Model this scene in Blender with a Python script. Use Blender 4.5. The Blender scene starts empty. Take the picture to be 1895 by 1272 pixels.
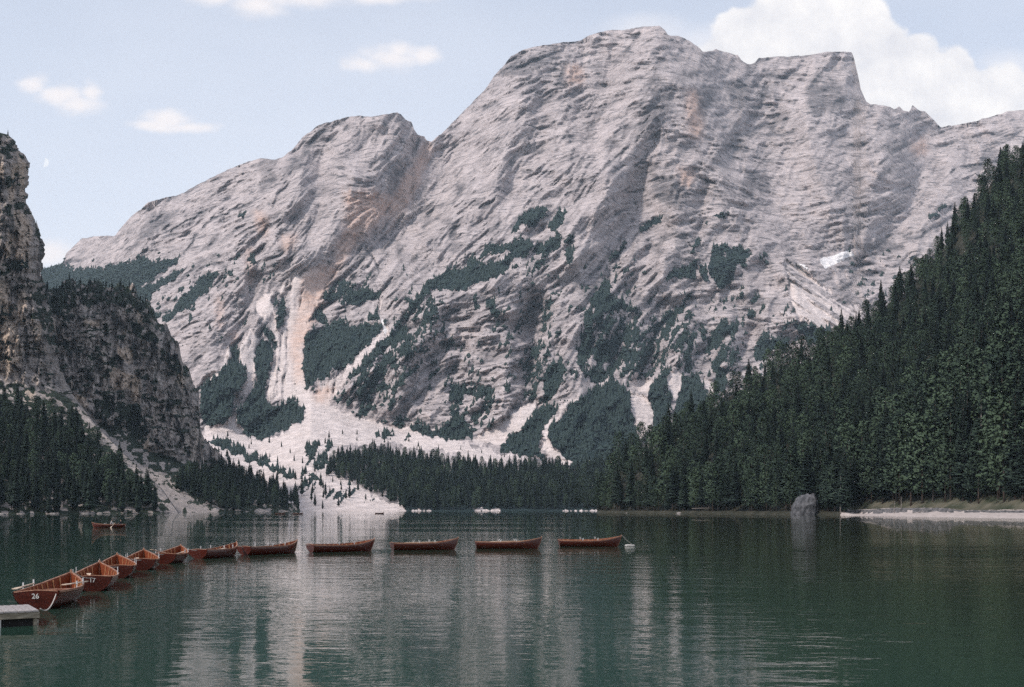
import bpy, bmesh, math, random
import numpy as np
from mathutils import Vector, Matrix

random.seed(7)
RNG = np.random.default_rng(11)
scene = bpy.context.scene
COL = scene.collection

# ------------------------------------------------------------------ camera
F, CX, HY, EYE = 2000.0, 947.5, 941.0, 3.0       # focal length (photo px), horizon, eye height (m)
cam_data = bpy.data.cameras.new("camera")
cam = bpy.data.objects.new("camera", cam_data)
COL.objects.link(cam)
cam.location = (0, 0, EYE)
cam.rotation_euler = (math.radians(90), 0, 0)
cam_data.sensor_width = 36.0
cam_data.lens = F / 1895.0 * 36.0
cam_data.shift_y = (HY - 636.0) / 1895.0
cam_data.clip_start = 0.1
cam_data.clip_end = 60000
scene.camera = cam

# ------------------------------------------------------------------ exposure
scene.view_settings.view_transform = 'Standard'
scene.view_settings.look = 'None'
scene.view_settings.exposure = 0.74
scene.view_settings.gamma = 1.0
scene.view_settings.use_curve_mapping = False
scene.cycles.use_denoising = False
scene.cycles.sample_clamp_indirect = 1.5
scene.cycles.max_bounces = 6
scene.cycles.diffuse_bounces = 3
scene.cycles.glossy_bounces = 3
scene.cycles.transparent_max_bounces = 6
scene.cycles.volume_bounces = 1

# ------------------------------------------------------------------ sun
SUN_AZ, SUN_EL = math.radians(230), math.radians(46)     # azimuth from +Y clockwise
sun_dir = Vector((math.sin(SUN_AZ) * math.cos(SUN_EL), math.cos(SUN_AZ) * math.cos(SUN_EL), math.sin(SUN_EL)))
sd = bpy.data.lights.new("sun", 'SUN')
sd.energy = 2.0
sd.angle = math.radians(6)
sd.color = (1.0, 0.925, 0.875)
sun = bpy.data.objects.new("sun", sd)
COL.objects.link(sun)
sun.rotation_euler = (-sun_dir).to_track_quat('-Z', 'Y').to_euler()

# ------------------------------------------------------------------ sky
world = bpy.data.worlds.new("World")
scene.world = world
world.use_nodes = True
wn, wl = world.node_tree.nodes, world.node_tree.links
wn.clear()


def N(nodes, kind, **kw):
    n = nodes.new(kind)
    for k, v in kw.items():
        setattr(n, k, v)
    return n


def wmath(op, a, b=None, c=None, clamp=False):
    n = N(wn, 'ShaderNodeMath', operation=op, use_clamp=clamp)
    for i, v in enumerate((a, b, c)):
        if v is None:
            continue
        if isinstance(v, (int, float)):
            n.inputs[i].default_value = v
        else:
            wl.new(v, n.inputs[i])
    return n.outputs[0]


def build_sky():
    out = N(wn, 'ShaderNodeOutputWorld')
    bg = N(wn, 'ShaderNodeBackground')
    wl.new(bg.outputs[0], out.inputs[0])
    bg.inputs[1].default_value = 0.1
    sky = N(wn, 'ShaderNodeTexSky', sky_type='NISHITA')
    sky.sun_disc = False
    sky.sun_elevation = SUN_EL
    sky.sun_rotation = SUN_AZ
    sky.air_density = 1.0
    sky.dust_density = 2.0
    sky.ozone_density = 1.5
    tc = N(wn, 'ShaderNodeTexCoord')
    sep = N(wn, 'ShaderNodeSeparateXYZ')
    wl.new(tc.outputs['Generated'], sep.inputs[0])
    x, y, z = sep.outputs
    # azimuth and elevation of the sky direction, measured south (+Y), in units of 1/2000
    ya = wmath('MAXIMUM', wmath('ABSOLUTE', y), 0.02)
    a = wmath('MULTIPLY', wmath('DIVIDE', x, ya), F)
    e = wmath('MULTIPLY', wmath('DIVIDE', z, ya), F)
    front = wmath('GREATER_THAN', y, 0.0)
    comb = N(wn, 'ShaderNodeCombineXYZ')
    wl.new(a, comb.inputs[0]); wl.new(e, comb.inputs[1])
    pos = comb.outputs[0]

    def noise(scale, detail, rough, vec=pos, off=0.0, stretch=(1, 1, 1)):
        m = N(wn, 'ShaderNodeMapping')
        wl.new(vec, m.inputs[0])
        m.inputs['Location'].default_value = (off, off * 0.37, 0)
        m.inputs['Scale'].default_value = stretch
        n = N(wn, 'ShaderNodeTexNoise')
        wl.new(m.outputs[0], n.inputs['Vector'])
        n.inputs['Scale'].default_value = scale
        n.inputs['Detail'].default_value = detail
        n.inputs['Roughness'].default_value = rough
        return n.outputs[0]

    def cloud(blobs, warp_scale, warp_amt, lo, hi, seed, stretch=(1, 1, 1)):
        best = None
        for (cx, cy, rx, ry) in blobs:
            s = N(wn, 'ShaderNodeVectorMath', operation='SUBTRACT')
            wl.new(pos, s.inputs[0]); s.inputs[1].default_value = (cx - CX, HY - cy, 0)
            d = N(wn, 'ShaderNodeVectorMath', operation='MULTIPLY')
            wl.new(s.outputs[0], d.inputs[0]); d.inputs[1].default_value = (1 / rx, 1 / ry, 0)
            ln = N(wn, 'ShaderNodeVectorMath', operation='LENGTH')
            wl.new(d.outputs[0], ln.inputs[0])
            v = wmath('SUBTRACT', 1.0, ln.outputs['Value'])
            best = v if best is None else wmath('SMOOTH_MAX', best, v, 0.12)
        nz = noise(warp_scale, 6, 0.58, off=seed, stretch=stretch)
        nz2 = wmath('MULTIPLY', wmath('SUBTRACT', nz, 0.5), warp_amt)
        v = wmath('ADD', best, nz2)
        mr = N(wn, 'ShaderNodeMapRange', interpolation_type='SMOOTHSTEP')
        wl.new(v, mr.inputs[0])
        mr.inputs[1].default_value = lo; mr.inputs[2].default_value = hi
        return wmath('MULTIPLY', mr.outputs[0], front)

    big = cloud([(1375, 55, 62, 48), (1470, 40, 100, 75), (1545, 45, 95, 75), (1600, 35, 50, 55), (1605, 105, 110, 80), (1500, 150, 190, 110),
                 (1700, 92, 45, 35), (1690, 160, 110, 90), (1770, 130, 45, 45), (1790, 185, 100, 70), (1850, 170, 60, 60), (1900, 215, 110, 60), (1340, 130, 75, 60), (1740, 240, 160, 70)],
                0.012, 1.0, -0.04, 0.20, 3.1)
    pale = cloud([(1310, 85, 130, 55), (1200, 60, 120, 40), (1870, 130, 80, 40)], 0.012, 1.0, -0.15, 0.9, 8.7, (0.6, 1.2, 1))
    wisps = cloud([(62, 158, 40, 30), (105, 178, 70, 32), (145, 194, 60, 28), (168, 170, 26, 30), (310, 222, 80, 28), (350, 236, 70, 16), (285, 232, 80, 18)],
                  0.024, 1.5, 0.02, 0.95, 15.2, (0.7, 1.2, 1))
    top = cloud([(470, 8, 75, 32), (560, -5, 150, 25), (700, -5, 120, 18), (400, -5, 60, 25)], 0.016, 1.3, -0.05, 1.0, 21.4, (0.7, 1.2, 1))
    mid = cloud([(720, 105, 75, 36), (735, 95, 40, 26), (790, 105, 35, 26), (680, 120, 60, 22)], 0.024, 1.5, 0.0, 1.0, 27.9, (0.7, 1.2, 1))
    low = cloud([(90, 470, 60, 34), (40, 480, 80, 34)], 0.015, 0.6, -0.1, 0.8, 33.0)
    soft = wmath('MAXIMUM', wmath('MAXIMUM', wisps, top), wmath('MAXIMUM', mid, low))
    # thin high veil, thicker towards the horizon, the same all round
    el = wmath('MAXIMUM', z, 0.0)
    veil = N(wn, 'ShaderNodeMapRange')
    wl.new(el, veil.inputs[0])
    veil.inputs[1].default_value = 0.12; veil.inputs[2].default_value = 0.55
    veil.inputs[3].default_value = 0.90; veil.inputs[4].default_value = 0.47
    vn = noise(2.2, 4, 0.55, vec=tc.outputs['Generated'], off=1.7, stretch=(1, 1, 2.2))
    vfac = wmath('ADD', veil.outputs[0], wmath('MULTIPLY', wmath('SUBTRACT', vn, 0.5), 0.45), clamp=True)

    def mix(fac, c1, c2):
        m = N(wn, 'ShaderNodeMix', data_type='RGBA')
        for sock, v in ((m.inputs[0], fac), (m.inputs[6], c1), (m.inputs[7], c2)):
            if isinstance(v, (tuple, float)):
                sock.default_value = v
            else:
                wl.new(v, sock)
        return m.outputs[2]

    c = mix(vfac, sky.outputs[0], (5.4, 5.55, 6.05, 1))
    c = mix(wmath('MULTIPLY', pale, 0.55), c, (5.9, 5.75, 5.9, 1))
    c = mix(wmath('MULTIPLY', soft, 0.95), c, (6.1, 5.75, 5.75, 1))
    bn = wmath('MULTIPLY', wmath('SUBTRACT', noise(0.010, 6, 0.6, off=40.0), 0.32), 2.6, clamp=True)
    bc = mix(bn, (5.0, 4.95, 5.2, 1), (6.7, 6.45, 6.3, 1))
    c = mix(big, c, bc)
    wl.new(c, bg.inputs[0])


build_sky()

# ------------------------------------------------------------------ numpy helpers
_tabs = {}


def vnoise(x, y, seed=0):
    t = _tabs.get(seed)
    if t is None:
        t = _tabs[seed] = np.random.default_rng(1000 + seed).random((256, 256), dtype=np.float32) * 2 - 1
    xi = np.floor(x); yi = np.floor(y)
    fx = (x - xi).astype(np.float32); fy = (y - yi).astype(np.float32)
    x0 = xi.astype(np.int64) & 255; y0 = yi.astype(np.int64) & 255
    x1 = (x0 + 1) & 255; y1 = (y0 + 1) & 255
    fx = fx * fx * fx * (fx * (fx * 6 - 15) + 10); fy = fy * fy * fy * (fy * (fy * 6 - 15) + 10)
    a = t[x0, y0]; b = t[x1, y0]; c = t[x0, y1]; d = t[x1, y1]
    return a + (b - a) * fx + (c - a) * fy + (a - b - c + d) * fx * fy


def fbm(x, y, octv=4, seed=0, gain=0.5, lac=2.07):
    s = 0.0; amp = 1.0; tot = 0.0
    for i in range(octv):
        s = s + amp * vnoise(x + 17.3 * i, y - 9.1 * i, seed + i)
        tot += amp; amp *= gain; x = x * lac; y = y * lac
    return s / tot


def ridged(x, y, octv=4, seed=0, gain=0.5):
    s = 0.0; amp = 1.0; tot = 0.0
    for i in range(octv):
        s = s + amp * (1 - 2 * np.abs(vnoise(x + 5.3 * i, y + 3.7 * i, seed + i)))
        tot += amp; amp *= gain; x = x * 2.1; y = y * 2.1
    return s / tot


def sstep(a, b, v):
    t = np.clip((v - a) / (b - a), 0, 1)
    return t * t * (3 - 2 * t)


U0, V0, RW, RH = -320, 0, 2560, 1000


class Raster:
    """A mask drawn in the azimuth/elevation chart of the terrain (1 unit = 1/2000 rad-ish)."""
    def __init__(self):
        self.a = np.zeros((RH, RW), np.float32)

    def poly(self, pts, val=1.0):
        p = np.array(pts, float)
        x0, x1 = int(max(U0, p[:, 0].min() - 1)), int(min(U0 + RW - 1, p[:, 0].max() + 2))
        y0, y1 = int(max(V0, p[:, 1].min() - 1)), int(min(V0 + RH - 1, p[:, 1].max() + 2))
        if x1 <= x0 or y1 <= y0:
            return self
        X, Y = np.meshgrid(np.arange(x0, x1) + 0.5, np.arange(y0, y1) + 0.5)
        ins = np.zeros(X.shape, bool)
        n = len(p)
        for i in range(n):
            xa, ya = p[i]; xb, yb = p[(i + 1) % n]
            if ya == yb:
                continue
            c = ((ya > Y) != (yb > Y)) & (X < (xb - xa) * (Y - ya) / (yb - ya) + xa)
            ins ^= c
        sub = self.a[y0 - V0:y1 - V0, x0 - U0:x1 - U0]
        sub[ins] = val
        return self

    def line(self, pts, w, val=1.0):
        for (xa, ya), (xb, yb) in zip(pts[:-1], pts[1:]):
            x0, x1 = int(max(U0, min(xa, xb) - w - 1)), int(min(U0 + RW - 1, max(xa, xb) + w + 2))
            y0, y1 = int(max(V0, min(ya, yb) - w - 1)), int(min(V0 + RH - 1, max(ya, yb) + w + 2))
            X, Y = np.meshgrid(np.arange(x0, x1) + 0.5, np.arange(y0, y1) + 0.5)
            L = (xb - xa) ** 2 + (yb - ya) ** 2
            t = np.clip(((X - xa) * (xb - xa) + (Y - ya) * (yb - ya)) / max(L, 1e-6), 0, 1)
            d = np.hypot(X - xa - t * (xb - xa), Y - ya - t * (yb - ya))
            sub = self.a[y0 - V0:y1 - V0, x0 - U0:x1 - U0]
            sub[d < w] = val
        return self

    def blur(self, r, n=2):
        for _ in range(n):
            for ax in (0, 1):
                k = 2 * r + 1
                pad = [(0, 0), (0, 0)]; pad[ax] = (r + 1, r)
                c = np.cumsum(np.pad(self.a, pad, mode='edge'), axis=ax, dtype=np.float64)
                self.a = ((c[k:] - c[:-k]) / k if ax == 0 else (c[:, k:] - c[:, :-k]) / k).astype(np.float32)
        return self

    def at(self, u, v):
        x = np.clip(u - U0 - 0.5, 0, RW - 1.001); y = np.clip(v - V0 - 0.5, 0, RH - 1.001)
        xi = x.astype(int); yi = y.astype(int); fx = x - xi; fy = y - yi
        a = self.a
        return (a[yi, xi] * (1 - fx) * (1 - fy) + a[yi, xi + 1] * fx * (1 - fy) + a[yi + 1, xi] * (1 - fx) * fy + a[yi + 1, xi + 1] * fx * fy)


def world_pt(u, v, d):
    return np.stack([(u - CX) / F * d, d, EYE + (HY - v) / F * d], -1)


def P(u, v, d):
    return Vector(((u - CX) / F * d, d, EYE + (HY - v) / F * d))


def grid_faces(nr, nc):
    r, c = np.meshgrid(np.arange(nr - 1), np.arange(nc - 1), indexing='ij')
    a = (r * nc + c).ravel()
    return np.stack([a, a + 1, a + nc + 1, a + nc], -1)


def mesh_np(name, verts, faces, mat, attrs=None, smooth=True, parent=None):
    me = bpy.data.meshes.new(name)
    verts = np.ascontiguousarray(verts, np.float32).reshape(-1, 3)
    faces = np.ascontiguousarray(faces, np.int32)
    nf, k = faces.shape
    me.vertices.add(len(verts)); me.vertices.foreach_set('co', verts.ravel())
    me.loops.add(nf * k); me.loops.foreach_set('vertex_index', faces.ravel())
    me.polygons.add(nf)
    me.polygons.foreach_set('loop_start', np.arange(0, nf * k, k, dtype=np.int32))
    me.polygons.foreach_set('loop_total', np.full(nf, k, np.int32))
    if smooth:
        me.polygons.foreach_set('use_smooth', np.ones(nf, bool))
    for an, av in (attrs or {}).items():
        at = me.attributes.new(an, 'FLOAT', 'POINT')
        at.data.foreach_set('value', np.ascontiguousarray(av, np.float32).ravel())
    me.update(calc_edges=True)
    if mat:
        me.materials.append(mat)
    o = bpy.data.objects.new(name, me)
    COL.objects.link(o)
    if parent:
        o.parent = parent
    return o


def split_faces(faces, sel):
    """faces picked by sel with their own compact vertex numbering"""
    f = faces[sel]
    used, inv = np.unique(f, return_inverse=True)
    return used, inv.reshape(f.shape)


def tag(o, label=None, cat=None, group=None, kind=None):
    if label: o['label'] = label
    if cat: o['category'] = cat
    if group: o['group'] = group
    if kind: o['kind'] = kind
    return o


# ------------------------------------------------------------------ materials
def new_mat(name):
    m = bpy.data.materials.new(name)
    m.use_nodes = True
    nt = m.node_tree
    b = nt.nodes['Principled BSDF']
    return m, nt.nodes, nt.links, b


class NT:
    """short hands for node building"""
    def __init__(self, nodes, links):
        self.n, self.l = nodes, links

    def put(self, sock, v):
        if isinstance(v, (int, float)):
            sock.default_value = v
        elif isinstance(v, tuple):
            sock.default_value = v if len(v) == len(sock.default_value) else v + (1,)
        else:
            self.l.new(v, sock)

    def math(self, op, a, b=None, c=None, clamp=False):
        n = N(self.n, 'ShaderNodeMath', operation=op, use_clamp=clamp)
        for i, v in enumerate((a, b, c)):
            if v is not None:
                self.put(n.inputs[i], v)
        return n.outputs[0]

    def mix(self, fac, a, b, blend='MIX'):
        n = N(self.n, 'ShaderNodeMix', data_type='RGBA', blend_type=blend)
        self.put(n.inputs[0], fac); self.put(n.inputs[6], a); self.put(n.inputs[7], b)
        return n.outputs[2]

    def noise(self, scale, detail=4, rough=0.55, stretch=(1, 1, 1), rot=(0, 0, 0), coord='Object', dist=0.0, vec=None):
        if vec is None:
            tc = N(self.n, 'ShaderNodeTexCoord')
            vec = tc.outputs[coord]
        m = N(self.n, 'ShaderNodeMapping')
        self.l.new(vec, m.inputs[0])
        m.inputs['Scale'].default_value = stretch
        m.inputs['Rotation'].default_value = rot
        n = N(self.n, 'ShaderNodeTexNoise')
        self.l.new(m.outputs[0], n.inputs['Vector'])
        n.inputs['Scale'].default_value = scale
        n.inputs['Detail'].default_value = detail
        n.inputs['Roughness'].default_value = rough
        n.inputs['Distortion'].default_value = dist
        return n.outputs[0]

    def attr(self, name):
        return N(self.n, 'ShaderNodeAttribute', attribute_name=name).outputs['Fac']

    def ramp(self, v, lo, hi, a=0.0, b=1.0, smooth=True):
        n = N(self.n, 'ShaderNodeMapRange')
        if smooth:
            n.interpolation_type = 'SMOOTHSTEP'
        self.put(n.inputs[0], v)
        for i, q in enumerate((lo, hi, a, b)):
            n.inputs[i + 1].default_value = q
        return n.outputs[0]

    def bump(self, h, strength, dist):
        n = N(self.n, 'ShaderNodeBump')
        n.inputs['Strength'].default_value = strength
        n.inputs['Distance'].default_value = dist
        self.l.new(h, n.inputs['Height'])
        return n.outputs[0]


def rock_material(name, base_a, base_b, stain_shade, ochre, scree_a, scree_b, scrub, unit=1.0, bump_d=6.0):
    m, n, l, b = new_mat(name)
    t = NT(n, l)
    n1 = t.noise(0.012 / unit, 6, 0.62, (1, 1, 2.2), (0.5, 0.35, 0))
    n2 = t.noise(0.06 / unit, 5, 0.65, (0.35, 0.6, 2.2), (0.0, -0.18, 0))
    n3 = t.noise(0.25 / unit, 4, 0.6)
    n5 = t.noise(0.10 / unit, 6, 0.72, (0.5, 0.5, 1.6), (0.0, 0.5, 0), dist=0.6)
    c = t.mix(t.ramp(n1, 0.38, 0.64), base_a, base_b)
    c = t.mix(t.ramp(n2, 0.52, 0.72, 0, 0.55), c, stain_shade)
    c = t.mix(t.ramp(n3, 0.35, 0.75, 0.0, 0.45), c, base_a)
    c = t.mix(t.ramp(n5, 0.47, 0.36, 0.0, 0.45), c, stain_shade)
    c = t.mix(t.math('MULTIPLY', t.attr('pale'), 0.7), c, tuple(min(q * 1.25, 0.8) for q in base_a))
    c = t.mix(t.ramp(n5, 0.56, 0.70, 0.0, 0.6), c, tuple(min(q * 1.3, 0.8) for q in base_a))
    c = t.mix(t.math('MULTIPLY', t.attr('dark'), t.ramp(n2, 0.3, 0.6, 0.5, 1.0), clamp=True), c, stain_shade)  # rock stain colour, also laid in as shade of fine ledges
    st = t.noise(0.016 / unit, 5, 0.68, (1, 1, 9.0), (0.10, 0.16, 0), dist=0.35)
    c = t.mix(t.ramp(st, 0.46, 0.36, 0.0, 0.80), c, stain_shade)
    c = t.mix(t.ramp(st, 0.56, 0.68, 0.0, 0.40), c, tuple(min(q * 1.2, 0.8) for q in base_a))
    rs = t.noise(0.05 / unit, 4, 0.6, (1, 1, 0.12))
    c = t.mix(t.ramp(rs, 0.55, 0.72, 0.0, 0.35), c, stain_shade)
    sc = t.ramp(t.math('ADD', t.attr('scree'), t.math('MULTIPLY', t.math('SUBTRACT', n3, 0.5), 0.5)), 0.40, 0.60)
    n4 = t.noise(0.03 / unit, 6, 0.68, (1, 1, 1))
    n6 = t.noise(0.16 / unit, 3, 0.7)
    gravel = t.mix(t.ramp(n4, 0.35, 0.68), scree_a, scree_b)
    gravel = t.mix(t.ramp(n6, 0.60, 0.72, 0.0, 0.6), gravel, stain_shade)
    c = t.mix(sc, c, gravel)
    c = t.mix(t.math('MULTIPLY', t.attr('ochre'), t.ramp(n2, 0.3, 0.65, 0.85, 0.45)), c, ochre)
    c = t.mix(t.ramp(t.attr('snow'), 0.4, 0.6), c, (0.86, 0.83, 0.82))
    vg = t.ramp(t.math('ADD', t.attr('veg'), t.math('MULTIPLY', t.math('SUBTRACT', n3, 0.5), 0.7)), 0.42, 0.58)
    c = t.mix(vg, c, t.mix(n3, scrub, tuple(q * 1.5 for q in scrub)))
    l.new(c, b.inputs['Base Color'])
    b.inputs['Roughness'].default_value = 0.95
    b.inputs['Specular IOR Level'].default_value = 0.1
    h = t.math('ADD', t.math('MULTIPLY', n2, 0.7), t.math('MULTIPLY', n5, 1.4))
    l.new(t.bump(h, 1.0, bump_d), b.inputs['Normal'])
    return m


def plain_mat(name, a, b2, scale=3.0, rough=0.8, spec=0.2, bump=0.0, bump_d=0.01, stretch=(1, 1, 1), coat=0.0, detail=4):
    m, n, l, b = new_mat(name)
    t = NT(n, l)
    nz = t.noise(scale, detail, 0.6, stretch)
    l.new(t.mix(t.ramp(nz, 0.3, 0.7), a, b2), b.inputs['Base Color'])
    b.inputs['Roughness'].default_value = rough
    b.inputs['Specular IOR Level'].default_value = spec
    b.inputs['Coat Weight'].default_value = coat
    b.inputs['Coat Roughness'].default_value = 0.25
    if bump:
        l.new(t.bump(nz, bump, bump_d), b.inputs['Normal'])
    return m


def foliage_mat(name, dark, light, scale=0.9):
    m, n, l, b = new_mat(name)
    t = NT(n, l)
    oi = N(n, 'ShaderNodeObjectInfo')
    nz = t.noise(scale, 4, 0.65)
    f = t.math('ADD', t.math('MULTIPLY', oi.outputs['Random'], 0.75), t.math('MULTIPLY', nz, 0.40), clamp=True)
    l.new(t.mix(f, dark, light), b.inputs['Base Color'])
    b.inputs['Roughness'].default_value = 0.75
    b.inputs['Specular IOR Level'].default_value = 0.15
    return m


M_ROCK = rock_material('limestone', (0.51, 0.448, 0.438), (0.385, 0.34, 0.338), (0.105, 0.10, 0.108), (0.62, 0.42, 0.33),
                       (0.74, 0.65, 0.62), (0.60, 0.525, 0.50), (0.018, 0.030, 0.031))
M_CLIFF = rock_material('weathered_cliff_rock', (0.48, 0.415, 0.375), (0.29, 0.25, 0.23), (0.06, 0.056, 0.056), (0.68, 0.52, 0.39),
                        (0.44, 0.38, 0.35), (0.33, 0.29, 0.27), (0.024, 0.032, 0.022), unit=0.35, bump_d=2.5)
M_SPRUCE = foliage_mat('spruce_needles', (0.007, 0.015, 0.013), (0.037, 0.058, 0.042))
M_PINE = foliage_mat('larch_needles', (0.009, 0.019, 0.015), (0.056, 0.085, 0.050))
M_FAR = foliage_mat('distant_needles', (0.008, 0.017, 0.018), (0.032, 0.050, 0.044), 0.05)
M_BARK = plain_mat('bark', (0.07, 0.05, 0.04), (0.13, 0.10, 0.085), 1.5, stretch=(4, 4, 0.6))
M_DEAD = plain_mat('bleached_wood', (0.14, 0.12, 0.11), (0.28, 0.25, 0.23), 2.0, stretch=(4, 4, 0.6))
M_SOIL = plain_mat('forest_floor', (0.020, 0.022, 0.015), (0.045, 0.042, 0.030), 0.2)
M_GRAVEL = plain_mat('gravel', (0.30, 0.26, 0.24), (0.47, 0.41, 0.38), 0.6, bump=0.4, bump_d=0.1, detail=8)
M_GRASS = plain_mat('meadow_grass', (0.024, 0.034, 0.019), (0.13, 0.118, 0.088), 0.10, detail=8)
M_BANK = plain_mat('stony_bank', (0.03, 0.032, 0.035), (0.16, 0.15, 0.15), 0.9, bump=0.6, bump_d=0.3, detail=8)
M_BOULDER = plain_mat('boulder_rock', (0.030, 0.031, 0.034), (0.13, 0.13, 0.138), 0.5, bump=0.7, bump_d=0.4, detail=8)
M_STONE = plain_mat('shore_stone', (0.12, 0.11, 0.105), (0.30, 0.27, 0.255), 0.8, bump=0.5, bump_d=0.1)


def water_mat():
    m, n, l, b = new_mat('lake_water')
    t = NT(n, l)
    tc = N(n, 'ShaderNodeTexCoord')
    o = tc.outputs['Object']
    shallow = t.noise(0.012, 2, 0.5, vec=o)
    sx = N(n, 'ShaderNodeSeparateXYZ'); l.new(o, sx.inputs[0])
    shelf = t.ramp(t.math('ADD', sx.outputs[0], t.math('MULTIPLY', shallow, 20.0)), 8.0, 34.0)
    l.new(t.mix(shelf, t.mix(shallow, (0.014, 0.042, 0.032), (0.025, 0.048, 0.032)), (0.032, 0.040, 0.023)), b.inputs['Base Color'])
    b.inputs['Roughness'].default_value = 0.012
    b.inputs['IOR'].default_value = 1.333
    b.inputs['Specular IOR Level'].default_value = 0.5
    w1 = t.noise(0.62, 3, 0.55, (0.40, 1.0, 1), (0, 0, 0.16), vec=o, dist=0.3)
    w2 = t.noise(2.2, 3, 0.55, (0.5, 1.0, 1), (0, 0, -0.1), vec=o)
    w3 = t.noise(0.16, 2, 0.5, (0.5, 1.0, 1), vec=o)
    # calm lanes and breezy patches
    patch = t.ramp(t.noise(0.018, 3, 0.55, (0.45, 1.6, 1), vec=o), 0.40, 0.62, 0.40, 1.0)
    h = t.math('ADD', t.math('MULTIPLY', w1, 0.040), t.math('MULTIPLY', w2, 0.018))
    h = t.math('MULTIPLY', h, patch)
    h = t.math('ADD', h, t.math('MULTIPLY', w3, 0.03))
    l.new(t.bump(h, 1.0, 1.0), b.inputs['Normal'])
    return m


M_WATER = water_mat()

# ------------------------------------------------------------------ lake and lake bed
def sheet(name, x0, x1, y0, y1, z, mat):
    o = mesh_np(name, [(x0, y0, z), (x1, y0, z), (x1, y1, z), (x0, y1, z)], np.array([[0, 1, 2, 3]]), mat, smooth=False)
    return tag(o, kind='structure')


sheet('lake', -1500, 1500, -60, 1750, 0.0, M_WATER)
sheet('ground', -4300, 4300, -400, 6000, -14.0, M_GRAVEL)

# ------------------------------------------------------------------ the great mountain
SKY_LINE = [(-320, 575), (0, 520), (90, 497), (115, 490), (122, 470), (150, 443), (180, 437), (212, 438), (225, 420), (245, 400), (275, 375), (305, 367),
            (330, 362), (365, 343), (400, 325), (440, 307), (480, 293), (510, 296), (525, 290), (540, 278), (560, 255), (590, 232), (640, 218), (660, 215),
            (690, 217), (735, 208), (742, 212), (750, 222), (762, 226), (766, 240), (773, 250), (785, 252), (790, 262), (797, 263), (815, 250), (850, 215),
            (900, 163), (915, 140), (930, 125), (945, 105), (970, 92), (1000, 85), (1040, 80), (1075, 75), (1090, 66), (1120, 58), (1160, 55), (1190, 50),
            (1220, 48), (1232, 58), (1236, 66), (1255, 67), (1275, 76), (1292, 88), (1300, 96), (1318, 95), (1325, 92), (1345, 97), (1365, 103), (1372, 112),
            (1385, 120), (1395, 119), (1405, 108), (1440, 106), (1490, 103), (1530, 97), (1560, 96), (1577, 98), (1582, 115), (1590, 150), (1592, 165),
            (1603, 188), (1610, 193), (1640, 197), (1655, 202), (1664, 198), (1672, 206), (1683, 207), (1688, 195), (1700, 205), (1712, 208), (1725, 220),
            (1740, 236), (1770, 232), (1800, 226), (1840, 215), (1870, 206), (1900, 203), (1960, 190), (2060, 215), (2240, 270)]
WALL_FOOT = [(-320, 830), (300, 820), (400, 800), (480, 806), (575, 748), (740, 795), (880, 815), (1000, 850), (1100, 862), (1300, 850), (2240, 850)]
D_FOOT = [(-320, 1900), (400, 1850), (575, 1900), (740, 1850), (880, 1780), (1000, 1690), (1100, 1650), (1300, 1750), (2240, 1800)]
D_TOP = [(-320, 3500), (115, 3450), (205, 3350), (225, 2950), (420, 2850), (640, 2750), (740, 2800), (795, 3080), (850, 3050), (1000, 3050), (1220, 3150),
         (1400, 3350), (1590, 3450), (1690, 3520), (1800, 3650), (2240, 3800)]


def lut(pts, u):
    p = np.array(pts, float)
    return np.interp(u, p[:, 0], p[:, 1])


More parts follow.
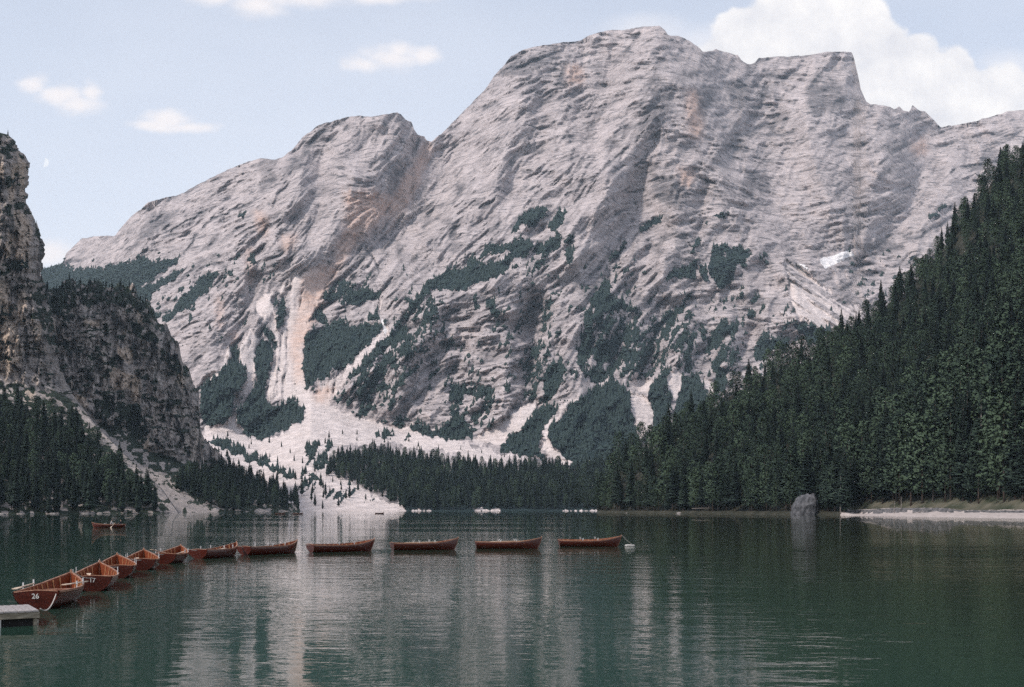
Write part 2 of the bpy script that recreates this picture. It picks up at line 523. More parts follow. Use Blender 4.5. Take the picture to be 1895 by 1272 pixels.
VEG = [
    [(75, 496), (112, 492), (150, 500), (200, 497), (239, 483), (262, 477), (285, 488), (332, 476), (326, 486), (283, 517), (255, 532), (262, 536), (337, 500), (330, 512), (285, 540), (275, 566), (300, 590), (80, 600)],
    [(405, 500), (378, 513), (352, 535), (332, 558), (300, 592), (310, 598), (352, 565), (385, 535)],
    [(440, 402), (458, 386), (455, 395), (445, 404)],
    [(565, 617), (593, 611), (608, 600), (631, 593), (644, 603), (704, 600), (708, 612), (680, 638), (640, 681), (614, 685), (610, 702), (584, 702), (580, 712), (565, 723), (560, 690), (562, 645)],
    [(593, 560), (597, 571), (604, 599), (574, 592)],
    [(637, 537), (678, 535), (700, 546), (701, 556), (684, 556), (661, 565), (627, 567), (640, 550)],
    [(599, 537), (631, 540), (618, 556), (601, 554)], [(678, 584), (700, 580), (703, 592), (678, 594)],
    [(425, 642), (438, 642), (445, 660), (438, 664), (449, 679), (455, 704), (444, 719), (427, 730), (436, 745), (427, 766), (417, 783), (406, 790), (385, 789), (372, 781), (370, 751), (372, 719), (391, 706), (410, 687), (430, 662)],
    [(483, 624), (491, 630), (504, 645), (505, 662), (497, 683), (494, 704), (492, 721), (491, 745), (500, 757), (529, 751), (533, 736), (553, 751), (565, 766), (563, 781), (533, 796), (495, 810), (476, 810), (449, 802), (455, 793), (438, 781), (436, 757), (453, 749), (463, 723), (476, 709), (474, 696), (470, 679), (473, 645)],
    [(489, 602), (502, 615), (511, 634), (510, 645), (497, 630), (487, 611)],
    [(512, 610), (534, 610), (531, 618), (521, 623)],
    [(783, 533), (789, 524), (819, 507), (836, 499), (859, 503), (868, 484), (885, 480), (897, 465), (917, 454), (940, 452), (959, 446), (980, 446), (989, 456), (982, 465), (974, 478), (955, 480), (944, 486), (942, 501), (904, 518), (883, 526), (849, 535), (819, 537), (793, 541), (772, 571), (755, 590), (732, 605), (729, 601), (755, 577), (759, 560)],
    [(727, 608), (750, 600), (748, 625), (735, 640), (715, 650), (690, 670), (660, 690), (640, 705), (650, 685), (680, 660), (705, 635)],
    [(987, 465), (997, 452), (1018, 448), (1031, 431), (1036, 431), (1040, 452), (1033, 463), (1020, 469), (997, 499), (982, 513), (987, 499), (1010, 471), (991, 471)],
    [(959, 403), (980, 388), (1004, 384), (1012, 391), (1000, 394), (1016, 401), (997, 405), (989, 416), (963, 420), (955, 431), (944, 435), (953, 418)],
    [(1014, 420), (1027, 403), (1038, 388), (1050, 393), (1042, 408), (1033, 420), (1023, 429)],
    [(1046, 437), (1059, 434), (1059, 450), (1050, 452), (1043, 444)], [(1052, 456), (1061, 465), (1059, 482), (1053, 490), (1047, 482)],
    [(897, 550), (912, 556), (923, 580), (923, 590), (912, 586), (904, 567)], [(876, 550), (884, 548), (880, 560), (888, 575), (876, 580)],
    [(947, 614), (965, 592), (963, 605), (955, 614)],
    [(1184, 431), (1190, 420), (1207, 405), (1220, 400), (1227, 403), (1213, 412), (1196, 427)],
    [(1317, 403), (1328, 396), (1356, 398), (1339, 403)], [(1303, 412), (1311, 407), (1309, 413)],
    [(1124, 488), (1135, 473), (1150, 454), (1156, 446), (1154, 461), (1141, 478)], [(1130, 508), (1138, 495), (1142, 492), (1136, 506)],
    [(1317, 459), (1334, 454), (1375, 463), (1394, 473), (1381, 480), (1381, 495), (1362, 493), (1356, 512), (1347, 524), (1328, 538), (1320, 518), (1310, 495), (1315, 478)],
    [(1294, 490), (1309, 495), (1313, 516), (1303, 526), (1296, 507)],
    [(1233, 524), (1239, 507), (1262, 488), (1275, 492), (1280, 478), (1291, 480), (1291, 507), (1288, 520), (1267, 512), (1245, 514)],
    [(1275, 471), (1286, 450), (1297, 447), (1292, 458)], [(1400, 474), (1414, 476), (1424, 483), (1418, 487)],
    [(1092, 552), (1109, 533), (1124, 520), (1128, 533), (1135, 550), (1152, 556), (1162, 565), (1158, 575), (1141, 567), (1135, 577), (1114, 580), (1092, 571)],
    [(1084, 575), (1099, 571), (1095, 594), (1095, 622), (1092, 653), (1082, 675), (1082, 696), (1071, 687), (1068, 651), (1076, 630)],
    [(1101, 636), (1114, 628), (1131, 636), (1129, 662), (1114, 675), (1099, 670)], [(1152, 605), (1166, 605), (1164, 636), (1154, 641)],
    [(1131, 626), (1146, 624), (1143, 645), (1135, 655)], [(1173, 615), (1181, 617), (1180, 639), (1173, 632)], [(1156, 653), (1175, 655), (1173, 670), (1154, 672)],
    [(1105, 580), (1116, 582), (1112, 600), (1103, 604)], [(1092, 690), (1128, 690), (1118, 702), (1098, 712), (1090, 705)],
    [(1237, 579), (1250, 573), (1247, 594), (1233, 600), (1213, 619), (1209, 615), (1220, 602)], [(1256, 615), (1275, 615), (1269, 636), (1258, 651), (1255, 630)],
    [(1262, 552), (1281, 541), (1275, 556), (1263, 562)],
    [(1211, 660), (1220, 636), (1218, 662), (1205, 679)], [(1297, 613), (1306, 613), (1307, 630), (1300, 636)],
    [(1309, 630), (1317, 611), (1334, 596), (1347, 593), (1347, 602), (1363, 611), (1360, 622), (1337, 624), (1328, 645), (1310, 649)],
    [(1330, 651), (1347, 649), (1347, 662), (1330, 666)],
    [(1396, 653), (1409, 619), (1419, 618), (1436, 634), (1450, 630), (1455, 645), (1424, 651), (1417, 666), (1398, 670)],
    [(1388, 556), (1404, 545), (1398, 560), (1389, 566)], [(1380, 585), (1392, 578), (1396, 588), (1385, 592)],
    [(1267, 692), (1269, 666), (1286, 653), (1277, 670), (1281, 687)],
    [(1129, 698), (1141, 709), (1166, 726), (1165, 751), (1175, 772), (1180, 800), (1185, 870), (1130, 880), (1060, 870), (1040, 845), (1018, 821), (1012, 804), (1022, 788), (1048, 757), (1075, 740), (1100, 720)],
    [(1203, 713), (1216, 702), (1228, 683), (1241, 687), (1233, 704), (1233, 726), (1243, 730), (1237, 768), (1240, 800), (1200, 830), (1207, 789), (1207, 764), (1199, 736)],
    [(1262, 698), (1296, 700), (1298, 717), (1307, 728), (1310, 780), (1250, 800), (1246, 766), (1250, 740), (1260, 719)],
    [(1324, 696), (1330, 681), (1349, 681), (1343, 696), (1345, 720), (1317, 740)],
    [(1467, 595), (1489, 605), (1539, 602), (1530, 625), (1500, 640), (1476, 615)], [(1482, 586), (1500, 590), (1545, 605), (1510, 600)],
    [(1715, 407), (1740, 385), (1756, 372), (1753, 381), (1728, 403)],
    [(832, 715), (840, 713), (842, 722), (848, 716), (863, 713), (870, 726), (887, 728), (904, 719), (912, 728), (910, 736), (891, 736), (866, 730), (846, 736), (836, 751), (832, 745)],
    [(836, 760), (848, 756), (850, 794), (836, 790)], [(930, 718), (940, 712), (945, 720), (935, 724)],
    [(757, 796), (774, 781), (796, 789), (808, 797), (815, 790), (836, 785), (857, 791), (876, 798), (872, 811), (849, 817), (798, 808)],
    [(995, 753), (1031, 753), (1029, 768), (1008, 789), (1001, 811), (997, 828), (1010, 850), (960, 845), (925, 830), (934, 819), (963, 802), (974, 789), (980, 772)],
    [(725, 789), (734, 774), (753, 772), (747, 794)],
    [(1008, 690), (1040, 660), (1044, 690), (1030, 720), (1015, 745), (1003, 745)],
    [(1003, 665), (1016, 645), (1020, 655), (1010, 668)],
]
VEG_HALF = [
    [(612, 745), (660, 690), (740, 640), (770, 575), (800, 545), (810, 600), (770, 680), (735, 740), (720, 785), (650, 770)],
    [(1035, 516), (1040, 545), (1031, 575), (1014, 600), (1000, 660), (1002, 590), (1018, 537)],
    [(1160, 560), (1215, 600), (1200, 690), (1160, 690)], [(970, 640), (1010, 640), (1000, 740), (960, 740)],
    [(1095, 580), (1165, 580), (1190, 615), (1190, 680), (1160, 695), (1080, 700)],
    [(1210, 600), (1260, 560), (1290, 600), (1280, 680), (1205, 690)],
    [(1305, 650), (1365, 620), (1370, 680), (1310, 690)],
    [(514, 537), (527, 548), (531, 577), (529, 603), (512, 603), (508, 582), (502, 556)],
    [(620, 520), (660, 528), (690, 545), (600, 560)],
    [(830, 710), (915, 725), (905, 780), (830, 790)],
]
SCREE = [
    [(470, 560), (520, 530), (530, 512), (560, 505), (600, 500), (600, 540), (590, 560), (572, 600), (563, 617), (561, 690), (566, 725), (600, 735), (610, 748), (575, 770), (550, 745), (520, 735), (495, 745), (496, 700), (508, 660), (513, 640), (500, 610), (480, 585)],
    [(700, 600), (712, 600), (716, 615), (690, 650), (645, 695), (612, 742), (590, 735), (600, 712), (615, 700), (640, 684), (680, 640), (710, 610)],
    [(700, 546), (708, 560), (706, 590), (716, 605), (722, 620), (712, 635), (708, 600), (703, 570)],
    [(575, 745), (610, 752), (660, 768), (720, 788), (760, 797), (800, 806), (850, 818), (900, 830), (970, 846), (978, 856), (930, 853), (890, 857), (860, 847), (830, 837), (800, 832), (760, 832), (740, 820), (700, 824), (650, 820), (628, 825), (612, 860), (640, 885), (690, 918), (745, 935), (742, 952), (440, 952), (475, 940), (530, 915), (480, 895), (420, 845), (380, 825), (375, 790), (405, 795), (440, 805), (480, 812), (510, 810), (560, 785)],
    [(405, 790), (418, 783), (430, 765), (437, 770), (440, 782), (455, 795), (445, 805), (385, 800)],
    [(440, 660), (449, 675), (457, 704), (445, 720), (428, 732), (438, 752), (455, 748), (465, 722), (477, 706), (472, 690), (470, 660), (478, 630), (470, 605), (455, 625)],
    [(372, 720), (391, 706), (410, 687), (430, 660), (425, 640), (412, 660), (412, 680), (380, 700), (365, 722)],
    [(994, 742), (995, 755), (980, 775), (974, 790), (962, 802), (945, 800), (932, 820), (885, 822), (872, 812), (915, 783), (955, 762), (975, 748)],
    [(1032, 752), (1035, 765), (1010, 790), (1003, 803), (1003, 815), (1000, 830), (1010, 838), (1025, 847), (1040, 856), (1068, 862), (1060, 850), (1035, 838), (1020, 822), (1013, 806), (1018, 796), (1048, 757), (1075, 735), (1085, 725), (1070, 735), (1050, 745)],
    [(1166, 724), (1195, 735), (1199, 740), (1207, 765), (1208, 790), (1190, 802), (1180, 825), (1178, 800), (1172, 770), (1164, 750)],
    [(1243, 688), (1262, 690), (1260, 720), (1250, 740), (1246, 740), (1233, 722), (1235, 705)],
    [(1297, 700), (1320, 705), (1318, 735), (1310, 735)],
    [(1450, 482), (1480, 492), (1510, 520), (1560, 560), (1600, 570), (1590, 600), (1540, 612), (1480, 592), (1466, 565), (1460, 523)],
    [(1101, 716), (1108, 705), (1126, 698), (1122, 710), (1112, 718)], [(1180, 725), (1166, 705), (1190, 700), (1210, 705), (1200, 730)],
    [(790, 790), (805, 793), (812, 800), (800, 797)], [(740, 796), (760, 785), (772, 778), (756, 797)],
    # pale shore strips
    [(1040, 945), (1070, 943), (1110, 940), (1140, 939), (1140, 952), (1030, 949)], [(872, 944), (905, 941.5), (928, 944), (928, 950), (880, 950)], [(735, 942), (800, 944), (800, 950), (735, 950)],
    [(895, 866), (910, 860), (918, 872), (900, 876)],
]
SNOW = [[(1443, 471), (1463, 488), (1489, 490), (1501, 507), (1489, 504), (1467, 492)],
        [(1517, 479), (1545, 472), (1570, 463), (1586, 476), (1570, 476), (1548, 488), (1526, 498), (1520, 488)],
        [(704, 580), (712, 600), (719, 612), (713, 622), (706, 602)], [(372, 716), (384, 708), (388, 710), (376, 722)],
        [(262, 515), (283, 503), (287, 506), (266, 520)]]
OCHRE = [[(637, 353), (688, 353), (731, 368), (700, 415), (681, 428), (645, 470), (619, 515), (601, 545), (590, 575), (570, 600), (575, 560), (605, 500), (612, 487), (634, 433), (640, 390)],
         [(725, 368), (755, 325), (788, 262), (800, 275), (778, 335), (750, 385), (715, 420)], [(560, 505), (600, 490), (612, 520), (585, 590), (563, 640), (545, 620)], [(563, 620), (545, 600), (535, 640), (545, 700), (560, 720), (562, 660)],
         [(1052, 122), (1075, 120), (1080, 155), (1050, 160)], [(1268, 164), (1290, 170), (1300, 255), (1275, 260)], [(1254, 309), (1286, 317), (1278, 348), (1262, 340)],
         [(1684, 258), (1715, 255), (1715, 285), (1690, 280)], [(468, 390), (490, 395), (495, 440), (478, 425)], [(457, 454), (468, 471), (470, 524), (457, 526)],
         [(404, 545), (414, 550), (410, 610), (402, 606)], [(520, 440), (548, 430), (545, 455), (530, 470)], [(575, 725), (620, 712), (610, 742), (585, 742)], [(430, 612), (440, 610), (436, 640), (428, 632)]]
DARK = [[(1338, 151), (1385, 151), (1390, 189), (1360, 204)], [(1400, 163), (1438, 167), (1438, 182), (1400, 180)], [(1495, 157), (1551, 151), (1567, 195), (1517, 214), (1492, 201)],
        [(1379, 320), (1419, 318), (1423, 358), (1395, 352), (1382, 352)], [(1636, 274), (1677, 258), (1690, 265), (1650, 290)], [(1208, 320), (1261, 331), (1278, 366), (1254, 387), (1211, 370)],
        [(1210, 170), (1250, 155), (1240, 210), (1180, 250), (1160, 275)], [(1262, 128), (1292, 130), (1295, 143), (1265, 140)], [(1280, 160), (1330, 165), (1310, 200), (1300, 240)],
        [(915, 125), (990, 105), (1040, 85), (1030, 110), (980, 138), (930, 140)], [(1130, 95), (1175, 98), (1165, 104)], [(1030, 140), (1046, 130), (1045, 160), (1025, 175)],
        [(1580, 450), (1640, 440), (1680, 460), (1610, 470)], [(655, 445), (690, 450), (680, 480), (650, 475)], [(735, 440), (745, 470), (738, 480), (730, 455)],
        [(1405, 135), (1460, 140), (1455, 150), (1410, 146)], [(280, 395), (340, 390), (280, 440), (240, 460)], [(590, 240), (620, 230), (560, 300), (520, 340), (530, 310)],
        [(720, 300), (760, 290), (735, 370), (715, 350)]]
CRACKS = [([(342, 470), (362, 437), (380, 418), (395, 405), (430, 390), (470, 375)], 2.2), ([(890, 385), (920, 365), (946, 340), (968, 322), (985, 318)], 3.0),
          ([(1045, 362), (1075, 345), (1102, 324), (1148, 285), (1180, 258), (1211, 228)], 2.4), ([(1735, 340), (1764, 316)], 2.5), ([(260, 470), (300, 440), (345, 410), (380, 390)], 1.8),
          ([(1102, 324), (1090, 345), (1060, 380), (1048, 395)], 2.2), ([(850, 480), (885, 470), (910, 445)], 1.5), ([(984, 670), (990, 630), (1000, 610)], 1.6), ([(905, 682), (985, 680)], 1.3),
          ([(1452, 476), (1461, 505), (1464, 540), (1470, 575)], 2.0), ([(675, 455), (690, 480), (700, 500)], 1.8), ([(1135, 310), (1170, 305), (1200, 302)], 1.3)]


def polydist(pts, U, V):
    """distance, signed side and position along a polyline, on coarse charts"""
    best = np.full(U.shape, 1e9); side = np.zeros(U.shape); along = np.zeros(U.shape)
    n = len(pts) - 1
    for i, ((xa, ya), (xb, yb)) in enumerate(zip(pts[:-1], pts[1:])):
        dx, dy = xb - xa, yb - ya
        t = np.clip(((U - xa) * dx + (V - ya) * dy) / (dx * dx + dy * dy), 0, 1)
        d = np.hypot(U - xa - t * dx, V - ya - t * dy)
        s = np.sign((U - xa) * dy - (V - ya) * dx)
        k = d < best
        best[k] = d[k]; side[k] = s[k]; along[k] = ((i + t) / n)[k]
    return best, side, along


# how the rock layers lie: (chart u, chart v, rise to the right in degrees)
BEDS = [(150, 460, 12), (250, 440, 38), (330, 400, 34), (420, 350, 28), (520, 310, 14), (560, 330, 35), (640, 330, -18), (700, 270, 62), (740, 330, 58), (690, 450, 52), (780, 420, 42), (850, 330, 44), (900, 240, 36),
        (900, 470, 36), (980, 180, 18), (1000, 330, 34), (1060, 250, 14), (1100, 110, 6), (1100, 330, 42), (1040, 420, 44), (1180, 90, 2), (1200, 250, 46), (1290, 130, -2), (1290, 260, -30), (1350, 350, -38), (1250, 380, 20),
        (1430, 140, 2), (1530, 160, 8), (1500, 250, 16), (1430, 330, -8), (1560, 330, 24), (1650, 300, 34), (1720, 360, 36), (1600, 430, 22), (1500, 430, 8), (1800, 260, 10), (1880, 260, 14), (1330, 440, 8), (1420, 520, 6),
        (1380, 580, 4), (1300, 560, 14), (1200, 500, 36), (1120, 520, 48), (1050, 580, 62), (1100, 650, 70), (1200, 640, 58), (1290, 680, 30), (980, 600, 16), (880, 600, 4), (880, 700, 2), (960, 700, 12), (780, 640, 34),
        (740, 720, 52), (680, 720, 56), (820, 780, 20), (500, 450, 30), (560, 420, 55), (470, 560, 76), (400, 480, 22), (400, 600, 34), (330, 540, 36), (600, 480, 50), (640, 560, 16), (700, 560, 62)]


def bed_angle(u, v):
    b = np.array(BEDS, float)
    num = np.zeros(np.shape(u)); den = np.zeros(np.shape(u))
    for (bu, bv, an) in b:
        w = 1.0 / (((u - bu) ** 2 + (v - bv) ** 2) + 900.0) ** 1.6
        num += w * an; den += w
    return num / den


def make_lic():
    st = 2.0
    U, V = np.meshgrid(np.arange(-320, 2241, st), np.arange(0, 1001, st))
    # direction field on a coarse chart, then enlarged
    Uc, Vc = np.meshgrid(np.arange(-320, 2249, 16.0), np.arange(0, 1009, 16.0))
    ac = np.radians(bed_angle(Uc, Vc))
    x = (U + 320) / 16; y = V / 16
    xi = np.clip(x.astype(int), 0, ac.shape[1] - 2); yi = np.clip(y.astype(int), 0, ac.shape[0] - 2)
    fx = x - xi; fy = y - yi
    a = ac[yi, xi] * (1 - fx) * (1 - fy) + ac[yi, xi + 1] * fx * (1 - fy) + ac[yi + 1, xi] * (1 - fx) * fy + ac[yi + 1, xi + 1] * fx * fy
    a = a + 0.26 * vnoise(U / 45, V / 45, 301) + 0.20 * vnoise(U / 16, V / 16, 302) + 0.20 * vnoise(U / 7, V / 7, 307)
    cx, cy = np.cos(a), -np.sin(a)
    H, W = U.shape
    X0, Y0 = np.meshgrid(np.arange(W, dtype=float), np.arange(H, dtype=float))

    def lic(src, n):
        acc = src.copy(); wsum = 1.0
        for sg in (1, -1):
            X, Y = X0.copy(), Y0.copy()
            for k in range(n):
                ix = np.clip(np.rint(X), 0, W - 1).astype(int); iy = np.clip(np.rint(Y), 0, H - 1).astype(int)
                X += sg * cx[iy, ix]; Y += sg * cy[iy, ix]
                ix = np.clip(np.rint(X), 0, W - 1).astype(int); iy = np.clip(np.rint(Y), 0, H - 1).astype(int)
                w = 1 - (k + 1) / (n + 1)
                acc += src[iy, ix] * w
                if sg > 0: wsum += 2 * w
        acc /= wsum
        return ((acc - acc.mean()) / acc.std()).astype(np.float32)
    rg = np.random.default_rng(5)
    return lic(rg.standard_normal(U.shape), 5), lic(vnoise(U / 5.0, V / 5.0, 303) + 0.5 * vnoise(U / 2.3, V / 2.3, 304), 10), lic(vnoise(U / 16, V / 16, 305) + 0.6 * vnoise(U / 8, V / 8, 306), 20)


LIC_FINE, LIC_MID, LIC_BROAD = make_lic()


def lic_at(a, u, v):
    x = np.clip((u + 320) / 2, 0, a.shape[1] - 1.001); y = np.clip(v / 2, 0, a.shape[0] - 1.001)
    xi = x.astype(int); yi = y.astype(int); fx = x - xi; fy = y - yi
    return a[yi, xi] * (1 - fx) * (1 - fy) + a[yi, xi + 1] * fx * (1 - fy) + a[yi + 1, xi] * (1 - fx) * fy + a[yi + 1, xi + 1] * fx * fy


# secondary gullies (+) and ribs (-) of the wall: metres, half width, course
GULLIES = [(55, 34, [(905, 520), (860, 620), (830, 720)]), (-45, 30, [(960, 550), (930, 660), (905, 760)]), (60, 34, [(1000, 520), (985, 620), (960, 720), (930, 790)]), (-50, 28, [(1045, 530), (1020, 640), (1000, 740)]),
           (50, 26, [(1140, 570), (1130, 690)]), (-45, 26, [(1180, 590), (1170, 710)]), (60, 32, [(1235, 540), (1205, 640), (1185, 730)]), (-45, 30, [(1275, 570), (1262, 690)]), (50, 28, [(1300, 590), (1297, 700)]),
           (-50, 32, [(1345, 560), (1335, 700)]), (50, 30, [(1385, 600), (1375, 710)]), (-50, 36, [(1420, 540), (1425, 650)]), (60, 34, [(770, 590), (700, 700), (650, 765)]), (-45, 30, [(810, 570), (750, 680), (710, 775)]),
           (50, 30, [(850, 560), (800, 680), (770, 770)]), (70, 46, [(1100, 330), (1010, 430), (930, 520)]), (-55, 40, [(1150, 290), (1090, 400), (1050, 500)]), (60, 40, [(1215, 225), (1150, 420), (1110, 520)]),
           (-60, 44, [(950, 270), (860, 380), (770, 490)]), (65, 44, [(885, 220), (810, 350), (740, 450)]), (60, 40, [(1012, 130), (990, 280), (930, 390)]), (-50, 40, [(1060, 100), (1055, 230), (1020, 340)]),
           (55, 36, [(1130, 90), (1120, 220), (1090, 320)]), (-60, 40, [(1480, 170), (1500, 300), (1540, 420)]), (60, 40, [(1555, 190), (1580, 320), (1600, 440)]), (-55, 40, [(1645, 220), (1620, 330), (1575, 440)]),
           (55, 36, [(1705, 225), (1690, 330), (1660, 420)]), (-50, 40, [(1780, 250), (1750, 350), (1700, 430)]), (50, 36, [(1330, 120), (1340, 230), (1370, 330)]), (-60, 42, [(560, 290), (520, 400), (500, 500)]),
           (60, 40, [(605, 255), (580, 380), (560, 470)]), (50, 36, [(690, 235), (665, 330)]), (60, 44, [(440, 330), (400, 450), (350, 560)]), (-50, 40, [(280, 400), (260, 470)]), (55, 34, [(470, 500), (440, 620)]),
           (45, 30, [(1290, 250), (1310, 350), (1300, 440)]), (-45, 30, [(1240, 300), (1245, 420), (1215, 520)])]


def build_mountain():
    # coarse chart of ridge, gully and step offsets (metres towards / away from the lake)
    cs = 5
    U, V = np.meshgrid(np.arange(-320, 2241, cs), np.arange(0, 1001, cs))
    U = U.astype(float); V = V.astype(float)
    U = U + 14 * vnoise(U / 60, V / 60, 90); V = V + 14 * vnoise(U / 60, V / 60, 91)
    off = np.zeros(U.shape)

    def tent(pts, amp, w, fade=0.0):
        d, s, a = polydist(pts, U, V)
        k = np.clip(1 - d / w, 0, 1)
        f = np.clip(np.minimum(a, 1 - a) / 0.12, 0.0, 1) if fade else 1
        return amp * k ** 1.3 * f

    def step(pts, amp, w, reach):
        """side to the right of the walking direction moves by amp, fading over reach"""
        d, s, a = polydist(pts, U, V)
        f = np.clip(np.minimum(a, 1 - a) / 0.15, 0, 1)
        return amp * np.where(s > 0, 0, 1) * np.clip(d / w, 0, 1) * np.exp(-d / reach) * f

    off += tent([(797, 262), (760, 330), (700, 420), (640, 475), (595, 560), (565, 640), (565, 740)], 75, 100)
    off += tent([(735, 420), (705, 520), (712, 600), (650, 690), (600, 740)], 50, 60)
    off += tent([(740, 205), (715, 290), (660, 330), (640, 400), (560, 480)], -90, 80)
    off += tent([(500, 350), (470, 420), (430, 520), (390, 640)], -120, 130)
    off += tent([(345, 350), (340, 470), (300, 560)], 60, 70)
    off += tent([(1235, 60), (1240, 150), (1150, 300), (1000, 460), (850, 560), (740, 640), (640, 740)], -140, 120)
    off += tent([(1255, 150), (1300, 300), (1390, 440), (1450, 520)], -150, 130)
    off += tent([(930, 110), (960, 250), (880, 400), (780, 520)], -70, 110)
    off += tent([(1090, 70), (1080, 200), (1000, 330)], 60, 90)
    off += tent([(1200, 330), (1190, 480), (1150, 620), (1130, 700)], 70, 70)
    off += tent([(1070, 560), (1050, 660), (1040, 740)], -60, 50)
    off += tent([(1290, 520), (1200, 620), (1190, 720)], 60, 50)
    off += tent([(1370, 560), (1320, 640), (1310, 700)], 45, 45)
    off += tent([(990, 560), (980, 680), (990, 745)], 55, 45)
    off += tent([(880, 560), (840, 680), (800, 780)], -40, 70)
    off += tent([(1400, 120), (1420, 260), (1440, 400), (1490, 500)], 120, 110)
    off += tent([(1575, 100), (1560, 220), (1640, 330), (1690, 450)], -80, 110)
    off += tent([(1688, 200), (1660, 300), (1600, 400)], -50, 70)
    off += tent([(1735, 240), (1700, 330), (1650, 420), (1610, 480)], 120, 110)
    for amp, w, pts in GULLIES:
        off += tent(pts, amp, w, 1)
    off += step([(1420, 440), (1455, 475), (1465, 540), (1475, 590), (1540, 650)], 120, 40, 120)
    # smooth lightly
    for _ in range(2):
        off[1:-1, 1:-1] = (off[1:-1, 1:-1] * 4 + off[:-2, 1:-1] + off[2:, 1:-1] + off[1:-1, :-2] + off[1:-1, 2:]) / 8

    def off_at(u, v):
        x = np.clip((u + 320) / cs, 0, off.shape[1] - 1.001); y = np.clip(v / cs, 0, off.shape[0] - 1.001)
        xi = x.astype(int); yi = y.astype(int); fx = x - xi; fy = y - yi
        return off[yi, xi] * (1 - fx) * (1 - fy) + off[yi, xi + 1] * fx * (1 - fy) + off[yi + 1, xi] * (1 - fx) * fy + off[yi + 1, xi + 1] * fx * fy

    veg = Raster(); half = Raster(); scree = Raster(); snow = Raster(); och = Raster(); dark = Raster(); crack = Raster()
    for p in VEG: veg.poly(p)
    veg.poly([(880, 492), (904, 473), (934, 465), (944, 467), (938, 476), (908, 492)], 0)
    veg.poly([(1338, 474), (1345, 470), (1348, 477), (1340, 482)], 0)
    veg.poly([(1263, 483), (1278, 481), (1283, 489), (1268, 492)], 0)
    for p in VEG_HALF: half.poly(p)
    for p in SCREE: scree.poly(p)
    scree.poly([(514, 537), (527, 548), (531, 577), (529, 603), (512, 610), (508, 582), (502, 556)], 0)
    for p in SNOW: snow.poly(p)
    for p in OCHRE: och.poly(p)
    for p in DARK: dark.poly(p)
    for p, w in CRACKS: crack.line(p, w)
    # stands on the scree fan: low pine mats and rubble bands
    veg2 = Raster()
    veg.poly([(745, 885), (1150, 880), (1150, 970), (745, 970)])
    veg2.poly([(385, 815), (430, 838), (480, 860), (525, 880), (540, 885), (528, 872), (490, 855), (440, 828), (400, 812)])
    veg2.poly([(530, 880), (545, 880), (545, 886), (532, 886)])
    half.poly([(550, 830), (600, 812), (615, 830), (600, 870), (570, 865)])
    half.poly([(690, 800), (760, 800), (770, 818), (700, 815)])
    half.poly([(555, 870), (640, 890), (700, 930), (640, 935), (560, 910)])
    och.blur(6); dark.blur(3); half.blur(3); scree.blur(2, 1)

    nc, nr = 1180, 470
    u = np.linspace(-320, 2240, nc)
    ys = lut(SKY_LINE, u) + 1.6 * fbm(u / 9, u * 0, 3, 40) - 0.5
    yb = lut(WALL_FOOT, u); Db = lut(D_FOOT, u); Dt = lut(D_TOP, u)
    t = np.linspace(0, 1, nr)[:, None]
    shore = 949.0
    y = shore + (ys[None] - shore) * t
    uu = np.broadcast_to(u[None], y.shape).copy()
    kx = np.exp(-0.5 * (np.arange(-60, 61) / 24.0) ** 2); kx /= kx.sum()
    yss = np.convolve(np.pad(lut(SKY_LINE, u), 60, mode='edge'), kx, 'valid')
    Dt = np.convolve(np.pad(Dt, 60, mode='edge'), kx, 'valid')
    tw = np.clip((yb[None] - y) / (yb - yss)[None], 0, 1.15)
    tf = np.clip((946 - y) / (946 - yb)[None], 0, 1)
    D = np.where(y > yb[None], 1200 + (Db[None] - 1200) * tf, Db[None] + (Dt - Db)[None] * tw ** 1.12)
    wall = sstep(0.0, 0.06, tw)
    # masks with ragged edges
    wu = uu + 5 * fbm(uu / 22, y / 22, 4, 50, 0.6); wv = y + 5 * fbm(uu / 22, y / 22, 4, 60, 0.6)
    wv = wv + 8 * fbm(uu / 5.5, y / 70, 3, 64)
    m_scree = scree.at(wu, wv)
    fall = vnoise((y - 0.66 * uu) / 5.5, uu / 160, 66) * 0.6 + vnoise((y - 0.66 * uu) / 14, uu / 200, 67) * 0.4
    m_scree = np.where((uu > 1430) & (uu < 1640) & (y < 640), m_scree * (0.42 + 0.58 * sstep(-0.25, 0.15, fall)), m_scree)
    chute = sstep(-0.55, 0.0, fbm((uu + 0.1 * y) / 6, y / 60, 3, 68))
    m_scree = np.where((y < 745) & (uu < 730), m_scree * (0.40 + 0.60 * chute), m_scree)
    strk = fbm((uu + 0.55 * y) / 7, (y - 0.35 * uu) / 26, 4, 70, 0.6)
    m_veg = veg.at(wu, wv)
    m_half = half.at(wu, wv)
    speck = fbm((uu + 0.6 * y) / 5.5, (y - 0.4 * uu) / 13, 3, 76, 0.6)
    m_veg = np.maximum(m_veg, m_half * sstep(-0.02, 0.14, strk))
    zone = np.exp(-((y - 640) / 150.0) ** 2) * np.exp(-((uu - 980) / 420.0) ** 2)
    m_veg = np.maximum(m_veg, sstep(0.40, 0.50, speck + 0.20 * zone + 0.25 * fbm(uu / 80, y / 80, 2, 79) - 0.14) * wall * sstep(400, 520, y))
    m_snow = snow.at(uu + 1.5 * vnoise(uu / 6, y / 6, 33), y + 1.5 * vnoise(uu / 6, y / 6, 34))
    onfan = half.at(wu, wv) * (y > 795) * sstep(-0.02, 0.14, strk)
    m_veg = np.maximum(m_veg * (1 - m_scree), np.maximum(veg2.at(wu, wv), onfan))
    m_scree *= (1 - m_veg)
